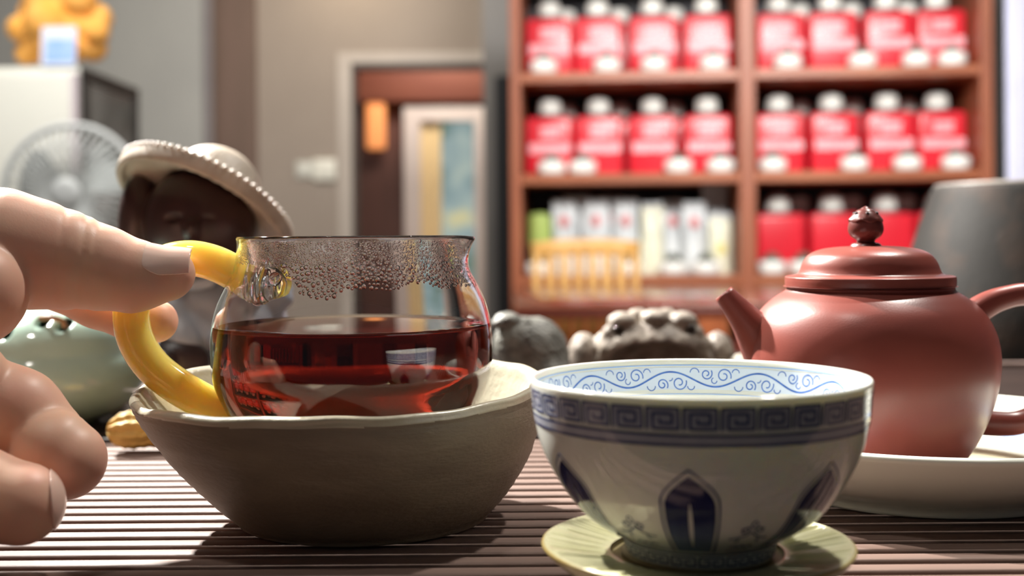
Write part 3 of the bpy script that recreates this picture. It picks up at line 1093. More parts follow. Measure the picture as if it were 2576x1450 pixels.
# tea inside (its side sits just inside the inner face of the wall so no air film shows)
TEA = HC - 0.0246
M_tea = glass_mat('black_tea', 1.333, (1, 1, 1), 0.0, (0.70, 0.22, 0.03), 84)
tz = np.linspace(0.0180, TEA, 40)
tprof = [(0.0001, 0.0118), (0.0195, 0.0118), (0.0240, 0.0138)] + [(float(g_rout(z)) - GT + 0.0003, float(z)) for z in tz] + [(float(g_rout(TEA)) - GT - .0012, TEA - 0.0003), (0.030, TEA - 0.0005), (0.0001, TEA - 0.0005)]
tag(mk('tea', lathe(tprof, 144, (GX, GY, 0)), M_tea), 'reddish brown tea filling the lower half of the glass pitcher', 'tea')

# condensation on the inside of the neck
M_water = glass_mat('water_drops', 1.333)


def drop_mesh():
    V = [(0, 0, 1.0)]
    for ring, (rr, zz) in enumerate([(0.45, 0.86), (0.80, 0.52), (0.98, 0.12), (0.9, -0.25)]):
        for k in range(9):
            a = 2 * PI * (k + ring * .5) / 9
            V.append((rr * math.cos(a), rr * math.sin(a), zz))
    V.append((0, 0, -0.28))
    Fc = [[0, 1 + k, 1 + (k + 1) % 9] for k in range(9)]
    for ring in range(3):
        for k in range(9):
            a, b = 1 + ring * 9 + k, 1 + ring * 9 + (k + 1) % 9
            Fc += [[a, a + 9, b + 9], [a, b + 9, b]]
    Fc += [[37, 28 + (k + 1) % 9, 28 + k] for k in range(9)]
    return np.array(V), np.array(Fc)


dv, df = drop_mesh()
DV, DF = [], []
rr_ = np.random.RandomState(3)
placed = np.zeros((0, 3))
count = 0
grid = {}
tries = 0
while count < 3800 and tries < 60000:
    tries += 1
    t = rr_.uniform(-PI, PI)
    z = rr_.uniform(0.0655, 0.0808)
    front = -PI * 0.98 < t < -0.05
    px_ = math.cos(t)
    # ragged lower edge; sparse fine drops at the left and at the back
    low = 0.0680 + 0.0007 * math.sin(5 * t) + 0.0006 * math.sin(13 * t + 1)
    if px_ < -0.25 and front:
        low = 0.0680 + 0.0065 * min(1, (-px_ - 0.25) / 0.28)
    if abs(px_ + 0.12) < 0.14:
        low -= 0.0012
    if z < low:
        continue
    if not front and rr_.rand() < 0.55:
        continue
    fine = px_ < -0.45
    r = (rr_.uniform(0.00014, 0.00028) if fine else rr_.uniform(0.00028, 0.00062) * (1.2 if z < 0.0745 else 0.62))
    if not fine and rr_.rand() < 0.06:
        r *= 1.5
    R = float(g_rout(z)) - GT
    key = (int(t * R / 0.0020), int(z / 0.0020))
    ok = True
    for a in (-1, 0, 1):
        for b in (-1, 0, 1):
            for (t2, z2, r2) in grid.get((key[0] + a, key[1] + b), []):
                if (R * (t - t2)) ** 2 + (z - z2) ** 2 < (0.92 * (r + r2)) ** 2:
                    ok = False
    if not ok:
        continue
    grid.setdefault(key, []).append((t, z, r))
    n_ = np.array([-math.cos(t), -math.sin(t), 0])
    tt_ = np.array([-math.sin(t), math.cos(t), 0])
    zz_ = np.array([0, 0, 1.0])
    pt = np.array([GX + R * math.cos(t), GY + R * math.sin(t), z])
    sx, sz = rr_.uniform(.85, 1.25), rr_.uniform(.85, 1.3)
    DV.append(pt + r * (dv[:, :1] * sx * tt_ + dv[:, 1:2] * sz * zz_ + dv[:, 2:] * 0.62 * n_))
    DF.append(df + count * len(dv))
    count += 1
mkn('condensation', np.concatenate(DV), np.concatenate(DF), M_water, pit, kind='stuff')
# one large round bead of water low on the neck
bt = math.radians(-118)
Rb = float(g_rout(0.0708)) + 0.0001
bp_ = Vector((GX + Rb * math.cos(bt), GY + Rb * math.sin(bt), 0.0708))
mk('water_bead', ball(bp_, 0.0019, 24, 14, (1, .55, 1.08)), M_water, pit)

# amber handle with a clear glass collar
hd = 0.346
hpts = [P(620, 706, hd), P(585, 684, hd), P(535, 661, hd), P(478, 650, hd), P(420, 660, hd), P(368, 694, hd), P(338, 745, hd), P(330, 800, hd), P(344, 862, hd), P(384, 922, hd), P(446, 972, hd), P(514, 1012, hd), P(575, 1046, hd), P(622, 1084, hd), P(645, 1106, hd)]
hs = spline(hpts, 6)
hr = [0.0052] * len(hs)
for i in range(3):
    hr[i] = 0.0046
M_amber = mat('amber_glass', srgb((255, 224, 120)), 0.08, sss=0.9, sssr=(1.0, 0.76, 0.28), sscale=0.010, coat=0.6, spec=0.6)
han = mk('handle', tube(hs, hr, 32), M_amber, pit, label='opaque amber yellow glass handle')
cpts = [P(612, 701, hd), P(640, 718, hd), P(672, 716, hd), P(700, 708, hd + .004)]
mk('collar', tube(spline(cpts, 6), [0.0052] * 6 + [0.0056, .0053, .0058, .0061, .0058, .0054] + [.0050] * 7, 28), M_glass, pit)
dirv = (P(690, 712, hd) - P(612, 700, hd)).normalized()
Mq = dirv.to_track_quat('Z', 'Y').to_matrix().to_4x4()
mk('collar_ring', torus(0.0060, 0.0015, P(656, 709, hd), 40, 12, Mq), M_glass, pit)
mk('collar_ring', torus(0.0054, 0.0010, P(632, 703, hd), 40, 12, Mq), M_glass, pit)

# ------------------------------------------------------------------ blue and white cup
UX, UY = P(1757, 960, 0.265).x, 0.265
cup = thing('porcelain_cup', 'white porcelain cup painted with blue key pattern and lotus petals, on the pale saucer', 'cup', (UX, UY, 0.0117))
c_out = [(0.0001, 0.0136), (0.0140, 0.0134), (0.0146, 0.0118), (0.0160, 0.0117), (0.0165, 0.0126), (0.0170, 0.0148), (0.0177, 0.0156), (0.0210, 0.0174), (0.0259, 0.0209), (0.0297, 0.0254), (0.0331, 0.0310), (0.0353, 0.0362), (0.0366, 0.0420), (0.0371, 0.0470), (0.0374, 0.0497)]
c_outs = smooth_prof(c_out, 6)
i0 = next(i for i, p in enumerate(c_outs) if p[0] > 0.0159)
oz = np.array([p[1] for p in c_outs[i0:]])
orr = np.array([p[0] for p in c_outs[i0:]])


def c_ro(z):
    return float(np.interp(z, oz, orr))


cin = [(0.0001, 0.0172), (0.012, 0.0176), (0.0185, 0.0196), (0.0240, 0.0236), (0.0278, 0.0282), (0.0310, 0.0335), (0.0333, 0.0385), (0.0348, 0.0430), (0.0357, 0.0468), (0.0361, 0.0494)]
cins = smooth_prof(cin, 6)
iz = np.array([p[1] for p in cins])
irr = np.array([p[0] for p in cins])


def c_ri(z):
    return float(np.interp(z, iz, irr))


rim = [(0.03735, 0.0501), (0.0370, 0.0505), (0.0366, 0.0504), (0.0362, 0.0500)]
mk('cup_body', lathe(c_outs + rim + cins[::-1], 192, (UX, UY, 0)), M_white, cup)
M_blue = mat('cobalt_line', srgb((60, 68, 108)), 0.12, vcol=srgb((76, 86, 124)), vscale=400)
M_inner = mat('bright_cobalt_line', srgb((58, 96, 172)), 0.12, vcol=srgb((92, 128, 194)), vscale=300)
M_pale = mat('pale_cobalt_line', srgb((140, 172, 220)), 0.12)
M_wash = mat('grey_blue_wash', srgb((176, 178, 188)), 0.12, vcol=srgb((168, 171, 184)), vscale=300)
M_washl = mat('light_blue_wash', srgb((206, 218, 232)), 0.12)
# petal paint: dense navy towards the tip thinning to slate blue at the foot (brushed cobalt)
M_navy = bpy.data.materials.new('navy_petal_paint')
M_navy.use_nodes = True
nt = M_navy.node_tree
tc = nt.nodes.new('ShaderNodeTexCoord')
sx_ = nt.nodes.new('ShaderNodeSeparateXYZ')
nz = nt.nodes.new('ShaderNodeTexNoise')
nz.inputs['Scale'].default_value = 380
ad = nt.nodes.new('ShaderNodeMath')
ad.operation = 'MULTIPLY_ADD'
ad.inputs[1].default_value = 0.003
mr = nt.nodes.new('ShaderNodeMapRange')
mr.inputs['From Min'].default_value = 0.0065
mr.inputs['From Max'].default_value = 0.0155
rp = nt.nodes.new('ShaderNodeValToRGB')
rp.color_ramp.elements[0].color = (*srgb((112, 128, 150)), 1)
rp.color_ramp.elements[1].color = (*srgb((34, 40, 84)), 1)
nt.links.new(tc.outputs['Object'], sx_.inputs[0])
nt.links.new(tc.outputs['Object'], nz.inputs['Vector'])
nt.links.new(nz.outputs['Fac'], ad.inputs[0])
nt.links.new(sx_.outputs['Z'], ad.inputs[2])
nt.links.new(ad.outputs[0], mr.inputs['Value'])
nt.links.new(mr.outputs[0], rp.inputs[0])
nt.links.new(rp.outputs[0], nt.nodes['Principled BSDF'].inputs['Base Color'])
nt.nodes['Principled BSDF'].inputs['Roughness'].default_value = 0.12


def on_cup(a, z, lift, inner=False):
    """paint coordinate (a = metres round the cup from the front, z = height) -> cup-local point"""
    if inner:
        r = c_ri(z)
        t = a / 0.036
        return ((r - lift) * math.sin(t), -(r - lift) * math.cos(t), z - 0.0117)
    r = c_ro(z)
    t = a / r
    sl = (c_ro(z + .0004) - c_ro(z - .0004)) / .0008
    nl = math.sqrt(1 + sl * sl)
    rr = r + lift / nl
    return (rr * math.sin(t), -rr * math.cos(t), z - 0.0117 - lift * sl / nl)


def ribbon(pts, w, lift=0.00012, inner=False, closed=False, taper=False, step=0.0004):
    P2 = []
    seq = pts + [pts[0]] if closed else pts
    for (a, b) in zip(seq[:-1], seq[1:]):
        L = math.hypot(b[0] - a[0], b[1] - a[1])
        n = max(1, int(L / step))
        for i in range(n):
            P2.append((a[0] + (b[0] - a[0]) * i / n, a[1] + (b[1] - a[1]) * i / n))
    P2.append(seq[-1])
    V, Fc = [], []
    N = len(P2)
    for i in range(N):
        p, q_ = P2[max(i - 1, 0)], P2[min(i + 1, N - 1)]
        dx, dy = q_[0] - p[0], q_[1] - p[1]
        L = math.hypot(dx, dy) or 1e-9
        nx, ny = -dy / L, dx / L
        ww = w / 2
        if taper:
            ww *= 0.35 + 0.65 * math.sin(PI * i / (N - 1)) if taper is True else taper(i / (N - 1))
        V.append(on_cup(P2[i][0] + nx * ww, P2[i][1] + ny * ww, lift, inner))
        V.append(on_cup(P2[i][0] - nx * ww, P2[i][1] - ny * ww, lift, inner))
    for i in range(N - 1):
        q4 = [2 * i, 2 * i + 1, 2 * i + 3, 2 * i + 2]
        Fc.append(q4 if inner else q4[::-1])
    return V, Fc


def patch(lo, hi, z0, z1, nz_=14, na=10, lift=0.0001, inner=False):
    """fill between the curves lo(z) and hi(z)"""
    V, Fc = [], []
    for k in range(nz_ + 1):
        z = z0 + (z1 - z0) * k / nz_
        for i in range(na + 1):
            a = lo(z) + (hi(z) - lo(z)) * i / na
            V.append(on_cup(a, z, lift, inner))
    for k in range(nz_):
        for i in range(na):
            a = k * (na + 1) + i
            Fc.append([a, a + 1, a + na + 2, a + na + 1])
    return V, Fc


def ring_band(z0, z1, lift, inner=False, n=192):
    V, Fc = [], []
    r = c_ri if inner else c_ro
    m = max(1, int((z1 - z0) / 0.0005))
    for i in range(n):
        t = 2 * PI * i / n
        for k in range(m + 1):
            z = z0 + (z1 - z0) * k / m
            rr = r(z) - lift if inner else r(z) + lift
            V.append((rr * math.sin(t), -rr * math.cos(t), z - 0.0117))
    for i in range(n):
        j = (i + 1) % n
        for k in range(m):
            a, b = i * (m + 1) + k, j * (m + 1) + k
            Fc.append([a, b, b + 1, a + 1])
    return V, Fc


def spin(name, vf, m, n, off=0.0, lab=None):
    o0 = None
    for k in range(n):
        if o0 is None:
            o0 = mk(name, vf, m, cup, True, local=True)
            o = o0
        else:
            o = o0.copy()
            C.objects.link(o)
            o.parent = cup
        o.rotation_euler = (0, 0, 2 * PI * k / n + off)


# key pattern round the rim
NK = 32
KZ0, KZ1 = 0.0443, 0.0484
kw = 2 * PI * 0.0370 / NK * 0.87


def key_path(flip=1, tail=True):
    s = [(1.0, -0.06), (1, 1), (0, 1), (0, 0), (0.80, 0), (0.80, 0.74), (0.2, 0.74), (0.2, 0.28), (0.58, 0.28), (0.58, 0.50)]
    out = []
    for i, (a, b) in enumerate(s):
        out.append((flip * (a - 0.5) * kw, KZ0 + b * (KZ1 - KZ0)))
    return out


kp = key_path(-1)
key = join(ribbon(kp, 0.00050, 0.00013))
spin('key_motif', key, M_blue, NK, 0.05)
spin('key_wash', patch(lambda z: -kw * .47, lambda z: kw * .47, KZ0, KZ1, 6, 8, 0.00008), M_wash, NK, 0.05)
mk('rule_line', ring_band(0.0428, 0.0433, 0.0001), M_blue, cup, local=True)
mk('rule_wash', ring_band(0.0414, 0.0428, 0.00008), M_wash, cup, local=True)
mk('rule_line', ring_band(0.0408, 0.0414, 0.0001), M_blue, cup, local=True)

# lotus petals
PZ0, PZ1 = 0.0162, 0.0362


def hw(z, k=1.0, top=PZ1, base=0.0):
    t = (z - PZ0) / (top - PZ0)
    t = max(0.0, min(1.0, t))
    body = 0.0036 + 0.0022 * math.sin(PI * min(1, t * 0.72 + 0.05))
    e = 1 - max(0, (t - 0.66) / 0.34) ** 1.75
    return max(0.0, (body * e)) * k


zz = [PZ0 + (PZ1 - PZ0) * i / 24 for i in range(25)]
outl = [(-hw(z), z) for z in zz] + [(hw(z), z) for z in zz[::-1]]
petal_line = ribbon(outl, 0.00042, 0.00013)
ft = PZ1 - 0.0013


def fw(z):
    t = max(0.0, min(1.0, (z - PZ0) / (ft - PZ0)))
    body = (0.0036 + 0.0022 * math.sin(PI * min(1, t * 0.72 + 0.05))) - 0.00075
    return body * (1 - max(0, (t - 0.66) / 0.34) ** 2.0)


def slit(z):
    t = (z - PZ0) / (PZ1 - PZ0)
    if t > 0.64 or t < 0.08:
        return 0.0
    return 0.00042 * math.sin(PI * (t - 0.08) / 0.58) ** 0.6


fill = join(patch(lambda z: -fw(z), lambda z: -slit(z), PZ0 + .0002, ft, 26, 6, 0.0001), patch(lambda z: slit(z), lambda z: fw(z), PZ0 + .0002, ft, 26, 6, 0.0001))
POFF = math.radians(-12.2)
spin('petal_outline', petal_line, M_blue, 7, POFF)
spin('petal_fill', fill, M_navy, 7, POFF)


# small curled leaf sprays between the petals
def curl(cx, cz, r, sgn, turns=1.1):
    return [(cx + sgn * r * (1 - .55 * i / 24) * math.cos(2 * PI * turns * i / 24 + 2.6), cz + r * (1 - .55 * i / 24) * math.sin(2 * PI * turns * i / 24 + 2.6)) for i in range(25)]


spray = join(ribbon([(0, 0.0222), (-.0012, 0.0212), (-.0028, 0.0206), (-.0042, 0.0205)], 0.00034, .00012), ribbon([(0, 0.0222), (.0012, 0.0212), (.0028, 0.0206), (.0042, 0.0205)], 0.00034, .00012),
             ribbon(curl(-.0014, .0228, .0009, 1), 0.00034, .00012), ribbon(curl(.0014, .0228, .0009, -1), 0.00034, .00012),
             ribbon([(0.0006 * math.cos(i / 12 * 2 * PI), .0240 + .0008 * math.sin(i / 12 * 2 * PI)) for i in range(13)], 0.00030, .00012),
             ribbon([(-.0022, .0206), (-.0020, .0198), (-.0026, .0196)], 0.0004, .00012), ribbon([(.0022, .0206), (.0020, .0198), (.0026, .0196)], 0.0004, .00012),
             ribbon([(-.0025 + .005 * i / 20, .0178 + .0004 * abs(math.sin(i / 20 * PI * 3))) for i in range(21)], 0.00034, .00012),
             ribbon([(-.0024, .0168), (-.0008, .0166), (.0012, .0169), (.0026, .0165)], 0.0003, .00012))
spin('leaf_spray', spray, M_blue, 7, POFF + PI / 7)
# key pattern on the foot
FZ0, FZ1 = 0.0126, 0.0144
fkw = 2 * PI * 0.0166 / 18
fk = join(ribbon([(-.46 * fkw, FZ1), (-.46 * fkw, FZ0), (-.10 * fkw, FZ0), (-.10 * fkw, FZ0 + .6 * (FZ1 - FZ0)), (-.28 * fkw, FZ0 + .6 * (FZ1 - FZ0))], 0.00030, .00012),
          ribbon([(-.46 * fkw, FZ1), (.40 * fkw, FZ1), (.40 * fkw, FZ0), (.04 * fkw, FZ0), (.04 * fkw, FZ0 + .55 * (FZ1 - FZ0)), (.24 * fkw, FZ0 + .55 * (FZ1 - FZ0))], 0.00030, .00012))
spin('foot_key', fk, M_blue, 18)
mk('rule_line', ring_band(0.0150, 0.0153, 0.0001), M_blue, cup, local=True)

# scroll border inside the rim
NW = 10
WL = 2 * PI * 0.036 / NW
ZC, AM = 0.0455, 0.0018
vine = [(-WL / 2 + WL * i / 40, ZC + AM * math.sin(2 * PI * i / 40)) for i in range(41)]


def spiral(cx, cz, r, a0, sgn, turns=1.35, n=30, k=.75):
    return [(cx + r * (1 - k * i / n) * math.cos(a0 + sgn * 2 * PI * turns * i / n), cz + r * (1 - k * i / n) * math.sin(a0 + sgn * 2 * PI * turns * i / n)) for i in range(n + 1)]


def arc(cx, cz, r, a, b, n=10):
    return [(cx + r * math.cos(a + (b - a) * i / n), cz + r * math.sin(a + (b - a) * i / n)) for i in range(n + 1)]


scr = [ribbon(vine, 0.00042, .00012, True)]
for sgn, cx in ((1, WL * .25), (-1, -WL * .25)):
    czz = ZC + sgn * 0.0003
    scr += [ribbon(spiral(cx - .0022, czz + sgn * .0006, .0019, -sgn * PI * .9, -sgn), 0.0003, .00012, True),
            ribbon(spiral(cx + .0022, czz + sgn * .0010, .0015, sgn * PI * .8, sgn), 0.0003, .00012, True),
            ribbon(arc(cx - .0052, czz + sgn * .0014, .0009, 0, sgn * PI), 0.00024, .00012, True),
            ribbon(arc(cx + .0052, czz + sgn * .0013, .0011, 0, sgn * PI), 0.00024, .00012, True),
            ribbon(arc(cx + .0002, czz - sgn * .0006, .0007, -PI, sgn * PI * .4), 0.00024, .00012, True)]
spin('scroll_motif', join(*scr), M_inner, NW, 0.2)
mk('scroll_wash', ring_band(0.0430, 0.0484, 0.00006, True), M_washl, cup, local=True)
mk('rule_line', ring_band(0.0418, 0.0420, 0.0001, True), M_pale, cup, local=True)
mk('rule_line', ring_band(0.0404, 0.0407, 0.0001, True), M_inner, cup, local=True)
mk('rule_line', ring_band(0.0488, 0.0491, 0.0001, True), M_pale, cup, local=True)

# ------------------------------------------------------------------ pale saucer with combed grooves
QX, QY = P(1752, 1390, 0.265).x, 0.265
sau = thing('saucer', 'pale yellow green saucer with combed radial grooves under the porcelain cup', 'saucer', (QX, QY, 0))
M_sau = mat('pale_celadon_glaze', srgb((234, 232, 192)), 0.16, vcol=srgb((226, 224, 180)), vscale=70, coat=0.3)
g0 = RNG.uniform(-1, 1, 720)
groove = list((g0 + np.roll(g0, 1) * .7 + np.roll(g0, 2) * .4) / 1.6)
s_prof = smooth_prof([(0.0001, 0.002), (0.016, 0.002), (0.0175, 0.0004), (0.0195, 0.0004), (0.0210, 0.0030), (0.0280, 0.0075), (0.0328, 0.0112), (0.0341, 0.0127), (0.0343, 0.0134), (0.0338, 0.0139), (0.0327, 0.0138), (0.0270, 0.0127), (0.0215, 0.0119), (0.0192, 0.0117)], 4)


def s_fn(t, r, z):
    k = 0
    if z > 0.0113 and r > 0.0195:
        i = int(t / (2 * PI) * 720 + 1e-6) % 720
        k = groove[i] * 0.00045 * min(1, (r - .0195) / .003) * min(1, max(0, (0.0338 - r) / .0015))
    w = 1 + 0.006 * math.sin(3 * t + 1) + .003 * math.sin(7 * t)
    return r * w * math.cos(t), r * w * math.sin(t), z + k


mk('saucer_body', lathe(s_prof, 720, (QX, QY, 0), s_fn), M_sau, sau)
mk('well', lathe(smooth_prof([(0.0193, 0.0117), (0.0186, 0.0108), (0.0001, 0.0107)], 3), 64, (QX, QY, 0)), mat('olive_brown_bare_clay', srgb((150, 136, 96)), 0.5, vcol=srgb((132, 116, 80)), vscale=80), sau, label='bare olive brown well')
mk('rim_edge', torus(0.03405, 0.00042, (QX, QY, 0.0134), 96, 8), mat('ochre_rim_line', srgb((188, 164, 96)), 0.3, vcol=srgb((204, 190, 130)), vscale=120), sau)
mk('seat_ring', lathe([(0.0140, 0.0107), (0.0166, 0.0107), (0.0166, 0.0118), (0.0140, 0.0118)], 64, (QX, QY, 0), closed=True), MATS['olive_brown_bare_clay'], sau)

# ------------------------------------------------------------------ plate and teapot
LX, LY = P(2312, 1100, 0.385).x, 0.385
pl = thing('porcelain_plate', 'white porcelain dish with a blue ring under the red clay teapot', 'plate', (LX, LY, 0))
M_plate = mat('plate_porcelain', srgb((222, 224, 212)), 0.12, vcol=srgb((226, 228, 217)), vscale=20)
p_prof = smooth_prof([(0.0001, 0.002), (0.041, 0.002), (0.043, 0.0003), (0.0455, 0.0003), (0.0465, 0.0030), (0.056, 0.0075), (0.0655, 0.0140), (0.0712, 0.0192), (0.0724, 0.0207), (0.0723, 0.0217), (0.0712, 0.0223), (0.0696, 0.0218), (0.0676, 0.0196), (0.0640, 0.0160), (0.056, 0.0105), (0.046, 0.0072), (0.03, 0.0062), (0.0001, 0.006)], 5)
mk('plate_body', lathe(p_prof, 144, (LX, LY, 0)), M_plate, pl)


def plate_z(r):
    pts_ = [(p[0], p[1]) for p in p_prof if p[1] > 0.0059][::-1]
    k = next((i for i, p in enumerate(pts_) if p[0] > .0715), len(pts_))
    return float(np.interp(r, [p[0] for p in pts_[:k]], [p[1] for p in pts_[:k]]))


def plate_ring(r0, r1, lift):
    V, Fc = [], []
    n, mm = 128, 4
    for i in range(n):
        t = 2 * PI * i / n
        for k in range(mm + 1):
            r = r0 + (r1 - r0) * k / mm
            V.append((LX + r * math.cos(t), LY + r * math.sin(t), plate_z(r) + lift))
    for i in range(n):
        for k in range(mm):
            a, b = i * (mm + 1) + k, ((i + 1) % n) * (mm + 1) + k
            Fc.append([a, a + 1, b + 1, b])
    return V, Fc


mk('blue_ring', plate_ring(0.0545, 0.0580, 0.00015), mat('plate_blue_ring', srgb((150, 174, 212)), 0.12, vcol=srgb((170, 190, 220)), vscale=60), pl)
mk('cream_ring', plate_ring(0.0475, 0.0530, 0.00012), mat('plate_cream_ring', srgb((226, 220, 180)), 0.12), pl)
M_pud = mat('spilt_tea', srgb((70, 40, 30)), 0.03, spec=0.6)
pud = [(0.0455 + .0022 * math.sin(3 * i / 48 * 2 * PI) + .0016 * math.sin(7 * i / 48 * 2 * PI + 1)) for i in range(48)]
PV, PF = [(LX, LY, 0.0074)], []
for i in range(48):
    t = 2 * PI * i / 48
    PV.append((LX + (pud[i] - .0006) * math.cos(t), LY + (pud[i] - .0006) * math.sin(t), 0.00742))
for i in range(48):
    t = 2 * PI * i / 48
    PV.append((LX + (pud[i] + .0002) * math.cos(t), LY + (pud[i] + .0002) * math.sin(t), 0.0070))
for i in range(48):
    j = (i + 1) % 48
    PF += [[0, 1 + i, 1 + j], [1 + i, 49 + i, 49 + j, 1 + j]]
tag(mk('tea_puddle', (PV, PF), M_pud), 'shallow dark puddle of spilt tea in the white dish around the teapot foot', 'puddle')

TPX, TPY = P(2188, 900, 0.38).x, 0.38
ts = 0.38 / F
tp = thing('clay_teapot', 'red brown unglazed clay teapot with a short straight spout, on the white dish', 'teapot', (TPX, TPY, 0.0068))
M_clay = mat('red_clay', srgb((134, 66, 58)), 0.34, vcol=srgb((142, 73, 63)), vscale=30, bump=0.10, bscale=1600, spec=0.45)
M_clayd = mat('red_clay_dark', srgb((104, 52, 47)), 0.3, vcol=srgb((112, 57, 52)), vscale=40, bump=0.08, bscale=1600)


def tz_(py):
    return HC - (py - 600) * ts


body = [(0.0001, 0.0072), (0.0235, 0.0072), (0.0262, 0.0085), (0.0292, 0.0125), (0.0325, 0.0180), (0.0358, 0.0255), (0.0382, 0.0340), (0.0390, 0.0410), (0.0386, 0.0470), (0.0370, 0.0525), (0.0340, 0.0575), (0.0300, 0.0612), (0.0262, 0.0638), (0.0256, 0.0650), (0.0236, 0.0650), (0.0225, 0.0625), (0.0225, 0.060)]
mk('pot_body', lathe(smooth_prof(body, 6), 128, (TPX, TPY, 0)), M_clay, tp)
lid = mk('lid', lathe(smooth_prof([(0.0001, 0.0652), (0.0245, 0.0652), (0.0260, 0.0653), (0.0262, 0.0660), (0.0262, 0.0676), (0.0258, 0.0684), (0.0226, 0.0690), (0.0216, 0.0702), (0.0206, 0.0728), (0.0188, 0.0752), (0.0155, 0.0768), (0.0110, 0.0776), (0.0045, 0.0780), (0.0001, 0.0780)], 5), 128, (TPX, TPY, 0)), M_clay, tp)
kx = P(2178, 600, 0.38).x
kb = mk('knob', lathe(smooth_prof([(0.0001, 0.0776), (0.0046, 0.0776), (0.0047, 0.0783), (0.0040, 0.0789), (0.0029, 0.0792), (0.0030, 0.0799), (0.0047, 0.0812), (0.0055, 0.0832), (0.0051, 0.0856), (0.0038, 0.0880), (0.0022, 0.0896), (0.0001, 0.0899)], 5), 48, (kx, TPY, 0)), M_clayd, lid)


def cap_fn(t, r, z):
    e = max(0, (0.0872 - z) / 0.0022)
    z2 = z + 0.0007 * math.cos(6 * t) * min(1, e)
    rr = r * (1 + .03 * math.cos(6 * t) * min(1, e))
    return rr * math.cos(t), rr * math.sin(t), z2


kc = mk('knob_cap', lathe(smooth_prof([(0.0046, 0.0856), (0.0052, 0.0857), (0.0053, 0.0862), (0.0047, 0.0872), (0.0033, 0.0887), (0.0017, 0.0897), (0.0011, 0.0902), (0.0001, 0.0907)], 4), 72, (kx, TPY, 0), cap_fn), M_clayd, lid)
for k in range(6):
    t = 2 * PI * k / 6 + .4
    dm = mk('carved_dimple', ball((kx + 0.0036 * math.cos(t), TPY + 0.0036 * math.sin(t), 0.0883), 0.0006, 10, 6), mat('dimple_dark_clay', srgb((48, 22, 22)), 0.6), lid)
# spout
spa, spb, spc = P(1820, 738, 0.381), P(1872, 800, 0.380), P(1955, 905, 0.380)
spp = spline([spa, spb, P(1912, 852, .380), spc], 6)
sr_ = []
for i in range(len(spp)):
    t = i / (len(spp) - 1)
    sr_.append(0.0032 + 0.0072 * t ** 1.25)
V, Fc = tube(spp, sr_, 32, cap=False)
V2, F2 = tube(spp[:8], [r - 0.0008 for r in sr_[:8]], 32, cap=False)
nV = len(V)
V += V2
Fc += [[i + nV for i in q[::-1]] for q in F2]
for k in range(32):
    k2 = (k + 1) % 32
    Fc.append([k2, k, nV + k, nV + k2])
mk('spout', (V, Fc), M_clay, tp)
# handle loop on the right
hpt = spline([P(2428, 812, 0.38), P(2468, 776, 0.38), P(2520, 752, 0.38), P(2590, 742, 0.38), P(2660, 772, 0.38), P(2700, 850, 0.38), P(2690, 940, 0.38), P(2640, 1020, 0.38), P(2570, 1062, 0.38), P(2500, 1066, 0.38), P(2440, 1058, .38)], 6)
hrr = [0.0048 - 0.0012 * min(1, i / 14) + 0.0006 * max(0, (i - 45) / 15) for i in range(len(hpt))]
mk('handle', tube(hpt, hrr, 24), M_clay, tp)

# ------------------------------------------------------------------ dark stoneware kettle behind the teapot
KX, KY = P(2632, 900, 0.86).x, 0.86
ks = 0.86 / F
kt = thing('stoneware_kettle', 'large dark grey stoneware vessel behind the teapot at the right edge', 'vessel', (KX, KY, TTZ))
M_iron = mat('dark_iron_glaze', srgb((43, 40, 37)), 0.6, vcol=srgb((84, 64, 52)), vscale=26, vary=(.52, .80), bump=0.4, bscale=350, spec=0.3)
ktz = HC + (600 - 474) * ks
mk('vessel_body', lathe(smooth_prof([(0.0001, TTZ + .001), (0.090, TTZ + .001), (0.100, TTZ + 0.006), (0.104, 0.02), (0.094, 0.065), (0.080, ktz - 0.010), (0.0765, ktz - 0.002), (0.0730, ktz), (0.067, ktz - 0.002), (0.066, ktz - .012), (0.0001, ktz - 0.013)], 5), 96, (KX, KY, 0)), M_iron, kt)
mk('rim_ring', torus(0.0735, 0.0022, (KX, KY, ktz - .0012), 96, 8), mat('pale_worn_rim', srgb((150, 142, 136)), 0.35, vcol=srgb((180, 172, 164)), vscale=50), kt)

# ------------------------------------------------------------------ tea pets on the rear board
# toad
td_ = 0.63
tu = td_ / F
TOX = P(1636, 900, td_).x
M_toad = mat('weathered_beige_clay', srgb((158, 147, 134)), 0.6, vcol=srgb((104, 92, 83)), vscale=110, vary=(.42, .72), bump=0.5, bscale=500)


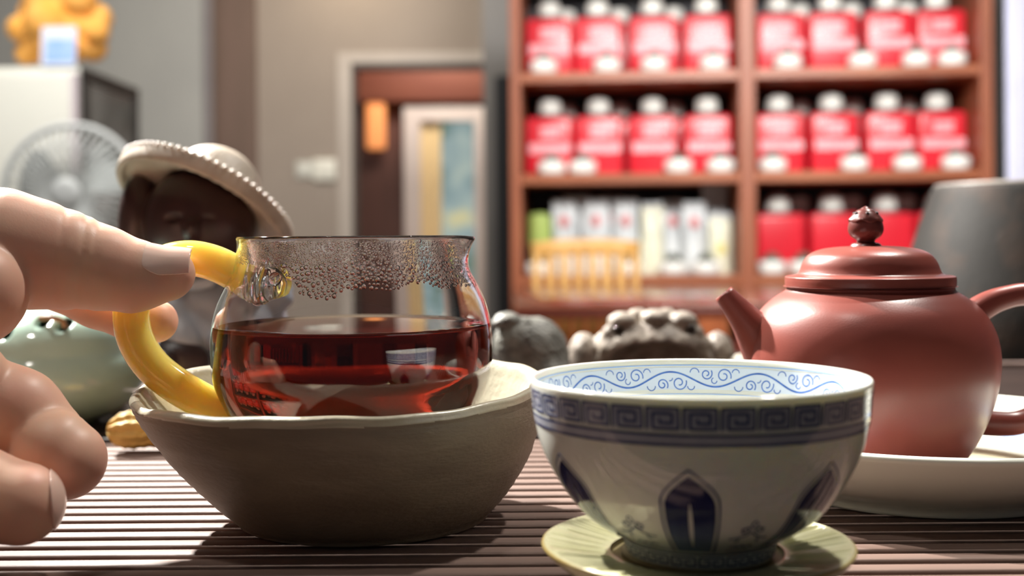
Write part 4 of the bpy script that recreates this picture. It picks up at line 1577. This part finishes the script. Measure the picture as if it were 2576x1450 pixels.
def toad_fn(X, Y, Z):
    x, y, z = X / tu, Y / tu, Z / tu
    b = ell(x, y, z, (0, 70, 78), (165, 150, 90))
    hd_ = ell(x, y, z, (0, -25, 118), (146, 112, 66))
    jaw = ell(x, y, z, (0, -62, 36), (134, 96, 34))
    d = smin(b, hd_, 18)
    d = smin(d, jaw, 10)
    for sx in (-1, 1):
        d = smin(d, ell(x, y, z, (sx * 168, -10, 88), (40, 60, 62)), 10)
        d = smin(d, ell(x, y, z, (sx * 178, -50, 30), (36, 60, 32)), 10)
        d = smin(d, ell(x, y, z, (sx * 74, -58, 178), (38, 36, 26)), 7)
        d = smin(d, ell(x, y, z, (sx * 100, -60, 150), (26, 30, 24)), 7)
        d = smin(d, ell(x, y, z, (sx * 34, -30, 196), (26, 26, 14)), 8)
    d = smin(d, ell(x, y, z, (4, -66, 188), (34, 40, 22)), 7)
    d = smax(d, -ell(x, y, z, (0, -130, 72), (128, 92, 62)), 6)
    lp = None
    arcp = [(-140, 74), (-112, 112), (-66, 136), (0, 146), (66, 136), (112, 112), (140, 74)]
    for (p, q_) in zip(arcp[:-1], arcp[1:]):
        e = cone(x, y, z, (p[0], -98 + abs(p[0]) * .28, p[1]), (q_[0], -98 + abs(q_[0]) * .28, q_[1]), 13, 13)
        lp = e if lp is None else np.minimum(lp, e)
    d = smin(d, lp, 9)
    for sx in (-1, 1):
        d = smax(d, -ell(x, y, z, (sx * 88, -98, 160), (15, 16, 12)), 3)
    d = d + 1.6 * np.sin(x * .16) * np.sin(y * .14) * np.sin(z * .17 + 1)
    return d * tu


v, q = surface_net(toad_fn, (-230 * tu, -180 * tu, -4 * tu), (230 * tu, 240 * tu, 230 * tu), 4.2 * tu)
v[:, 2] = np.maximum(v[:, 2], 0.0003)
toad = thing('toad_figurine', 'beige clay toad figurine with a wide open mouth behind the porcelain cup', 'figurine', (TOX, td_, 0))
mkn('toad_body', v, q, M_toad, toad, local=True)
for sx in (-1, 1):
    mk('eye', ball((sx * 90 * tu, -84 * tu, 161 * tu), 13 * tu, 16, 10), mat('glossy_dark_eye', (0.02, 0.016, 0.014), 0.1), toad, local=True)
mk('mouth_floor', ball((0, -70 * tu, 56 * tu), 1, 24, 12, (112 * tu, 70 * tu, 16 * tu)), mat('dark_mouth', srgb((28, 21, 19)), 0.7), toad, local=True)

# small pale stone beside the toad
ps = P(1866, 900, .60)
tag(mk('pebble', lathe(smooth_prof([(0.0001, 0), (.009, .001), (.011, .006), (.009, .014), (.004, .021), (.0001, .0225)], 4), 28, (ps.x, .60, 0), lambda t, r, z: (r * (1 + .1 * math.sin(2 * t)), 0, 0) if False else (r * (1 + .10 * math.sin(2 * t + .5)) * math.cos(t), r * (1 + .1 * math.sin(3 * t)) * math.sin(t), z)),
        mat('pale_stone', srgb((186, 180, 166)), 0.6, vcol=srgb((150, 142, 128)), vscale=120, bump=.4, bscale=300)), 'pale pebble between the toad figurine and the teapot spout', 'pebble')

# rough grey animal
ad_ = 0.60
au = ad_ / F
AX = P(1330, 900, ad_).x
az0 = 600 + HC * F / ad_


def beast_fn(X, Y, Z):
    x, y, z = X / au, Y / au, Z / au
    b = ell(x, y, z, (18, 30, az0 - 905), (86, 100, 105))
    b = smin(b, ell(x, y, z, (-26, 0, az0 - 868), (62, 78, 72)), 18)
    b = smin(b, ell(x, y, z, (48, -10, az0 - 950), (58, 80, 60)), 18)
    d = smin(b, ell(x, y, z, (-52, -20, az0 - 806), (34, 40, 22)), 8)
    d = smin(d, ell(x, y, z, (-76, -34, az0 - 812), (18, 22, 12)), 6)
    d = smin(d, ell(x, y, z, (-10, -24, az0 - 812), (16, 18, 14)), 6)
    d = smin(d, ell(x, y, z, (-30, -70, 14), (40, 50, 16)), 6)
    d = smin(d, ell(x, y, z, (50, -70, 14), (40, 50, 16)), 6)
    sc = np.sin(x * .30 + np.sin(z * .15)) * np.sin(z * .30 + np.sin(x * .12)) * np.sin(y * .27 + 1)
    return (d - 2.6 * sc + 1.2 * np.sin(x * .7) * np.sin(z * .63) * np.sin(y * .6)) * au


v, q = surface_net(beast_fn, (-130 * au, -130 * au, -4 * au), (140 * au, 160 * au, 230 * au), 3.2 * au)
v[:, 2] = np.maximum(v[:, 2], 0.0003)
M_bst = mat('grey_rough_clay', srgb((126, 126, 118)), 0.5, vcol=srgb((84, 82, 76)), vscale=140, vary=(.4, .68), bump=0.7, bscale=600)
bst = thing('animal_figurine', 'grey rough textured clay animal figurine between the glass pitcher and the toad', 'figurine', (AX, ad_, 0))
mkn('animal_body', v, q, M_bst, bst, local=True)
mk('eye', ball((-60 * au, -56 * au, (az0 - 803) * au), 5 * au, 12, 8), MATS['glossy_dark_eye'], bst, local=True)

# monk-like clay figurine under a broad woven hat
md = 0.56
mu = md / F
MX = P(520, 900, md).x
mz0 = 600 + HC * F / md
monk = thing('hatted_figurine', 'dark clay figurine under a broad tilted woven hat behind the amber handle', 'figurine', (MX, md, 0))


def L(px, py, y=0):
    return (px - 520, y, mz0 - py)


def head_fn(X, Y, Z):
    x, y, z = X / mu, Y / mu, Z / mu
    f_ = ell(x, y, z, L(505, 555, 0), (140, 130, 140))
    e = ell(x, y, z, L(352, 560, 10), (52, 74, 128))
    d = smin(f_, e, 5)
    d = smin(d, ell(x, y, z, L(520, 570, -118), (22, 30, 30)), 10)
    for sx in (-1, 1):
        d = smax(d, -ell(x, y, z, L(520 + sx * 48, 545, -128), (24, 14, 8)), 6)
    d = smax(d, -ell(x, y, z, L(520, 620, -124), (34, 14, 6)), 5)
    d = smin(d, ell(x, y, z, L(500, 665, 20), (95, 95, 40)), 20)
    return d * mu


v, q = surface_net(head_fn, (-240 * mu, -170 * mu, (mz0 - 740) * mu), (160 * mu, 160 * mu, (mz0 - 400) * mu), 4.5 * mu)
mkn('head', v, q, mat('dark_purple_clay', srgb((52, 33, 31)), 0.34, vcol=srgb((62, 41, 38)), vscale=60), monk, local=True)


def robe_fn(X, Y, Z):
    x, y, z = X / mu, Y / mu, Z / mu
    d = ell(x, y, z, L(545, 850, 20), (165, 140, 185))
    d = smin(d, ell(x, y, z, L(620, 960, 10), (130, 130, 70)), 30)
    d = smin(d, cone(x, y, z, L(430, 740, -40), L(500, 850, -120), 58, 44), 14)
    d = smin(d, cone(x, y, z, L(670, 740, -30), L(600, 850, -120), 58, 44), 14)
    d = smin(d, cone(x, y, z, L(420, 705, -92), L(560, 700, -112), 16, 16), 8)
    fold = np.sin((z * 1.0 + np.abs(x) * 0.55) * .075) * 3.2 + np.sin((z * .6 - x * .8) * .06) * 1.5
    return (d + fold) * mu


v, q = surface_net(robe_fn, (-230 * mu, -200 * mu, 2 * mu), (260 * mu, 190 * mu, (mz0 - 620) * mu), 4.5 * mu)
v[:, 2] = np.maximum(v[:, 2], 0.0045)
mkn('robe', v, q, mat('slate_blue_clay', srgb((160, 170, 182)), 0.4, vcol=srgb((170, 180, 192)), vscale=50), monk, local=True, label='slate blue folded robe')


def drum_fn(X, Y, Z):
    x, y, z = X / mu, Y / mu, Z / mu
    d = ell(x, y, z, L(470, 893, -135), (92, 52, 62))
    d = smin(d, ell(x, y, z, L(472, 882, -182), (25, 18, 22)), 5)
    d = smax(d, -cone(x, y, z, L(474, 884, -215), L(474, 884, -180), 9, 9), 3)
    return d * mu


v, q = surface_net(drum_fn, (-180 * mu, -215 * mu, 2 * mu), (80 * mu, -60 * mu, (mz0 - 800) * mu), 3.5 * mu)
v[:, 2] = np.maximum(v[:, 2], 0.0045)
mkn('held_drum', v, q, mat('dark_brown_clay', srgb((50, 40, 40)), 0.35, vcol=srgb((70, 56, 55)), vscale=60), monk, local=True, label='dark rounded drum with a knob')
mk('leaf_base', lathe(smooth_prof([(0.0001, 0.0004), (0.040, 0.0004), (0.0445, 0.0020), (0.0435, 0.0042), (0.036, 0.0052), (0.0001, 0.0056)], 4), 72,
                      fn=lambda t, r, z: (r * (1 + .05 * math.sin(5 * t)) * math.cos(t), r * (1 + .05 * math.sin(5 * t)) * math.sin(t), z)), mat('pinkish_grey_clay', srgb((176, 158, 154)), 0.45, vcol=srgb((160, 142, 138)), vscale=70), monk, local=True)
# hat
hatM = Matrix.Translation(Vector((6 * mu, 10 * mu, (mz0 - 492) * mu))) @ Matrix.Rotation(math.radians(23), 4, 'Y') @ Matrix.Rotation(math.radians(-27), 4, 'X')
RH = 232 * mu
hp = smooth_prof([(0.0001, 132 * mu), (48 * mu, 126 * mu), (92 * mu, 96 * mu), (118 * mu, 48 * mu), (130 * mu, 22 * mu), (160 * mu, 12 * mu), (205 * mu, 2 * mu), (228 * mu, -6 * mu), (RH, -16 * mu), (230 * mu, -42 * mu), (222 * mu, -48 * mu), (214 * mu, -42 * mu), (200 * mu, -22 * mu), (120 * mu, 0), (100 * mu, 40 * mu), (60 * mu, 90 * mu), (0.0001, 108 * mu)], 5)


def hat_fn(t, r, z):
    k = 1 + 0.004 * math.sin(48 * t) * (1 if z > -10 * mu else 0)
    p = hatM @ Vector((r * k * math.cos(t), r * k * math.sin(t), z + 0.0002 * math.sin(48 * t) * math.sin(r / mu * .35)))
    return p.x, p.y, p.z


hat = mk('hat', lathe(hp, 192, fn=hat_fn), mat('straw_grey_clay', srgb((166, 152, 136)), 0.5, vcol=srgb((186, 174, 158)), vscale=90, bump=.5, bscale=700), monk, local=True)
bd0 = None
for k in range(72):
    t = 2 * PI * k / 72
    p = hatM @ Vector((229 * mu * math.cos(t), 229 * mu * math.sin(t), -8 * mu))
    if bd0 is None:
        bd0 = mk('bead', ball((0, 0, 0), 7.5 * mu, 10, 6), mat('pale_bead_clay', srgb((206, 198, 186)), 0.35), hat, local=True)
        o = bd0
    else:
        o = bd0.copy()
        C.objects.link(o)
        o.parent = hat
    o.location = p

# celadon vessel with pierced holes
ed = 0.535
eu = ed / F
EX = P(108, 900, ed).x
ez0 = 600 + HC * F / ed


def vessel_fn(X, Y, Z):
    x, y, z = X / eu, Y / eu, Z / eu
    low = ell(x, y, z, (0, 0, ez0 - 940), (256, 240, 126))
    dome = ell(x, y, z, (0, 0, ez0 - 880), (215, 205, 122))
    d = smin(low, dome, 10)
    d = smax(d, -(z - 4), 6)
    foot = smax(np.sqrt(x * x + y * y) - 130, np.abs(z - 16) - 16, 4)
    d = smin(d, foot, 12)
    inn = smin(ell(x, y, z, (0, 0, ez0 - 935), (230, 214, 104)), ell(x, y, z, (0, 0, ez0 - 880), (192, 182, 102)), 8)
    d = smax(d, -inn, 4)
    for (px, py, rr) in ((88, 818, 15), (10, 830, 15), (-70, 836, 15)):
        d = smax(d, -cone(x, y, z, (px - 108, -60, ez0 - py - 4), (px - 108, -260, ez0 - py + 4), rr, rr), 3)
    slot = smin(cone(x, y, z, (52, -60, ez0 - 794), (52, -260, ez0 - 790), 15, 15), cone(x, y, z, (98, -60, ez0 - 804), (98, -260, ez0 - 800), 15, 15), 14)
    d = smax(d, -slot, 3)
    return d * eu


v, q = surface_net(vessel_fn, (-275 * eu, -260 * eu, -4 * eu), (275 * eu, 260 * eu, (ez0 - 740) * eu), 4.6 * eu)
v[:, 2] = np.maximum(v[:, 2], 0.0003)
M_cel = mat('celadon_glaze', srgb((184, 210, 196)), 0.07, vcol=srgb((172, 198, 184)), vscale=22, coat=0.6, spec=0.6)
ves = thing('celadon_vessel', 'pale green celadon vessel with small pierced holes behind the hand', 'vessel', (EX, ed, 0))
mkn('vessel_body', v, q, M_cel, ves, local=True)
gold = mat('brown_gold_clay', srgb((176, 136, 96)), 0.35, vcol=srgb((120, 88, 60)), vscale=120)
yf = -205 * math.sqrt(max(0, 1 - (76 / 215) ** 2 - ((880 - 798) / 122) ** 2))
mk('brown_ornament', tube(spline([(44 * eu, (yf + 6) * eu, (ez0 - 784) * eu), (72 * eu, (yf - 4) * eu, (ez0 - 782) * eu), (98 * eu, (yf + 2) * eu, (ez0 - 790) * eu), (104 * eu, (yf + 6) * eu, (ez0 - 806) * eu)], 5), 7 * eu, 12), gold, ves, local=True, label='brown twig ornament over the carved slot')

# clay peanut
nd = 0.462
nu = nd / F
NX_, NZ_ = P(382, 1090, nd).x, 0.0


def nut_fn(X, Y, Z):
    x, y, z = X / nu, Y / nu, Z / nu
    ca_, sa_ = math.cos(.15), math.sin(.15)
    xr = x * ca_ + y * sa_
    yr = -x * sa_ + y * ca_
    a = ell(xr, yr, z, (-46, 0, 46), (60, 52, 44))
    b = ell(xr, yr, z, (48, 0, 42), (62, 50, 42))
    d = smin(a, b, 34)
    ang = np.arctan2(z - 44, yr)
    rib = np.sin(ang * 10 + 0.25 * np.sin(xr * .11)) * 4.0
    pit = np.sin(xr * .26) * 1.3
    return (d - rib - pit * np.cos(ang * 11)) * nu


v, q = surface_net(nut_fn, (-125 * nu, -75 * nu, -6 * nu), (125 * nu, 75 * nu, 100 * nu), 2.0 * nu)
v[:, 2] += 0.0006 - v[:, 2].min()
v += np.array([NX_, nd, 0])
tag(mkn('peanut', v, q, mat('yellow_peanut_shell', srgb((206, 174, 96)), 0.6, vcol=srgb((180, 144, 74)), vscale=130, bump=.3, bscale=500)), 'ridged yellow clay peanut lying on the slats between bowl and celadon vessel', 'peanut')

# ------------------------------------------------------------------ the hand
def R_(rpx, d):
    return rpx * d / F


def chain(pts):
    return [(np.array(P(x, y, d)), R_(r, d)) for x, y, d, r in pts]


thumb = chain([(426, 689, .3345, 64), (330, 693, .3335, 92), (250, 674, .333, 106), (160, 654, .3315, 124), (80, 639, .330, 138), (0, 624, .328, 149), (-170, 640, .326, 165)])
thenar = chain([(-72, 738, .313, 136), (-260, 820, .322, 190), (-430, 880, .328, 230)])
index = chain([(393, 809, .3580, 54), (330, 790, .3580, 60), (250, 755, .3585, 66), (90, 690, .361, 72), (-120, 640, .362, 82), (-400, 720, .352, 110)])
midd = chain([(166, 1158, .297, 100), (138, 1140, .297, 106)])
midm = chain([(112, 1104, .303, 98), (40, 1040, .303, 105), (-50, 1000, .303, 110)])
midp = chain([(-92, 962, .298, 112), (-400, 830, .335, 125)])
ringd = chain([(52, 1268, .277, 104), (0, 1258, .277, 108)])
ringm = chain([(-70, 1225, .277, 108), (-190, 1160, .279, 118)])
ringp = chain([(-190, 1160, .279, 118), (-450, 960, .325, 125)])
litd = chain([(-150, 1285, .262, 96), (-260, 1240, .262, 100), (-330, 1180, .264, 104)])
litp = chain([(-330, 1180, .264, 104), (-520, 1020, .315, 115)])
palm = chain([(-430, 800, .338, 210), (-560, 900, .332, 240), (-760, 900, .330, 235)])
arm = chain([(-760, 900, .330, 232), (-1150, 850, .330, 225)])


def seg(X, Y, Z, ch, k=0.004):
    d = None
    for (p, r), (p2, r2) in zip(ch[:-1], ch[1:]):
        e = cone(X, Y, Z, p, p2, r, r2)
        d = e if d is None else smin(d, e, k)
    return d


def hand_fn(X, Y, Z):
    px = 1288 + X * F / Y
    th_ = seg(X, Y, Z, thumb, 0.0016)
    # folds over the thumb joint
    zc = (HC - Z) * F / Y + HOR
    for c, amp, wd_ in ((236, .00022, 7), (205, .00032, 8), (150, .00026, 9)):
        th_ = th_ + amp * np.exp(-(((px - c) - (zc - 640) * -0.12) / wd_) ** 2)
    th_ = th_ - 0.0008 * np.exp(-((px - 395) / 60) ** 2 - ((zc - 745) / 36) ** 2)
    d = smin(th_, seg(X, Y, Z, thenar, .008), 0.0018)
    ix = seg(X, Y, Z, index, .004)
    d = np.minimum(d, ix + 0)
    m = smin(seg(X, Y, Z, midd), seg(X, Y, Z, midm, .004), 0.0016)
    m = smin(m, seg(X, Y, Z, midp), .0010)
    r = smin(seg(X, Y, Z, ringd), seg(X, Y, Z, ringm), .0025)
    r = smin(r, seg(X, Y, Z, ringp), .004)
    l = smin(seg(X, Y, Z, litd), seg(X, Y, Z, litp), .004)
    d = smin(d, m, 0.0012)
    d = smin(d, r, 0.0010)
    d = smin(d, l, 0.0010)
    pm = smin(seg(X, Y, Z, palm, .01), seg(X, Y, Z, arm, .01), .01)
    d = smin(d, pm, .006)
    return d


hlo = (P(-1150, 0, .33).x, 0.246, 0.0105)
v, q = surface_net(hand_fn, (hlo[0], .246, .004), (-0.0815, .405, .105), 0.00078)
M_skin = mat('warm_skin', srgb((222, 182, 156)), 0.45, vcol=srgb((222, 164, 144)), vscale=60, vary=(.3, .8), bump=0.14, bscale=1500, sss=0.35, sssr=(1.0, 0.36, 0.20), sscale=0.005, spec=0.35)
hb = P(-560, 900, .332)
hand = thing('hand', 'hand reaching in from the left, thumb and index finger pinching the amber handle', 'hand', (hb.x, hb.y, hb.z))
mkn('hand_skin', v, q, M_skin, hand)
M_nail = mat('pink_nail', srgb((232, 192, 176)), 0.18, vcol=srgb((238, 202, 188)), vscale=80, sss=0.3, sssr=(1, .4, .3), sscale=0.002, coat=0.3)

ta, tb = np.array(P(330, 694, .3335)), np.array(P(426, 689, .3345))
tax = (tb - ta) / np.linalg.norm(tb - ta)
tup = np.array([0.02, -0.66, 0.75])
tup = tup - tax * tup.dot(tax)
tup /= np.linalg.norm(tup)
tsd = np.cross(tax, tup)
upx = .334 / F


def nail_fn(X, Y, Z):
    dx, dy, dz = X - tb[0], Y - tb[1], Z - tb[2]
    s = (dx * tax[0] + dy * tax[1] + dz * tax[2]) / upx          # px along the thumb from the tip ball's centre
    u = (dx * tup[0] + dy * tup[1] + dz * tup[2]) / upx
    w = (dx * tsd[0] + dy * tsd[1] + dz * tsd[2]) / upx
    rad = np.sqrt(u * u + w * w)
    r = 66.2 + .31 * 12 * (np.log1p(np.exp(np.clip(-s / 12, -30, 30)))) - .31 * 12 * .12 - .0022 * np.maximum(s, 0) ** 2
    shell = np.abs(rad - r) - 2.6
    ang = np.arctan2(w, u)
    d = smax(shell, (np.abs(ang) - (0.88 - 0.34 * np.clip(-(s + 5) / 50, 0, 1) ** 1.5)) * 55, 2)
    prox = -34 - 26 * np.cos(np.clip(ang * 1.6, -1.5, 1.5))
    d = smax(d, (prox - s), 2)
    d = smax(d, s - 61 + 3 * ang * ang, 1.5)
    return d * upx


c_ = tb
v, q = surface_net(nail_fn, c_ - 110 * upx, c_ + 110 * upx, 2.2 * upx)
mkn('thumb_nail', v, q, M_nail, hand)

rc, rrd = ringd[0]
nrm = np.array([0.86, 0.30, 0.06])
nrm /= np.linalg.norm(nrm)
rpx = .277 / F


def rnail_fn(X, Y, Z):
    dx, dy, dz = X - rc[0], Y - rc[1], Z - rc[2]
    rad = np.sqrt(dx * dx + dy * dy + dz * dz) + 1e-9
    ang = np.arccos(np.clip((dx * nrm[0] + dy * nrm[1] + dz * nrm[2]) / rad, -1, 1))
    return smax(np.abs(rad - rrd - 1.5 * rpx) - 3.2 * rpx, (ang - 0.80) * rrd, 2 * rpx)


v, q = surface_net(rnail_fn, rc - 125 * rpx, rc + 125 * rpx, 2.6 * rpx)
mkn('finger_nail', v, q, M_nail, hand)
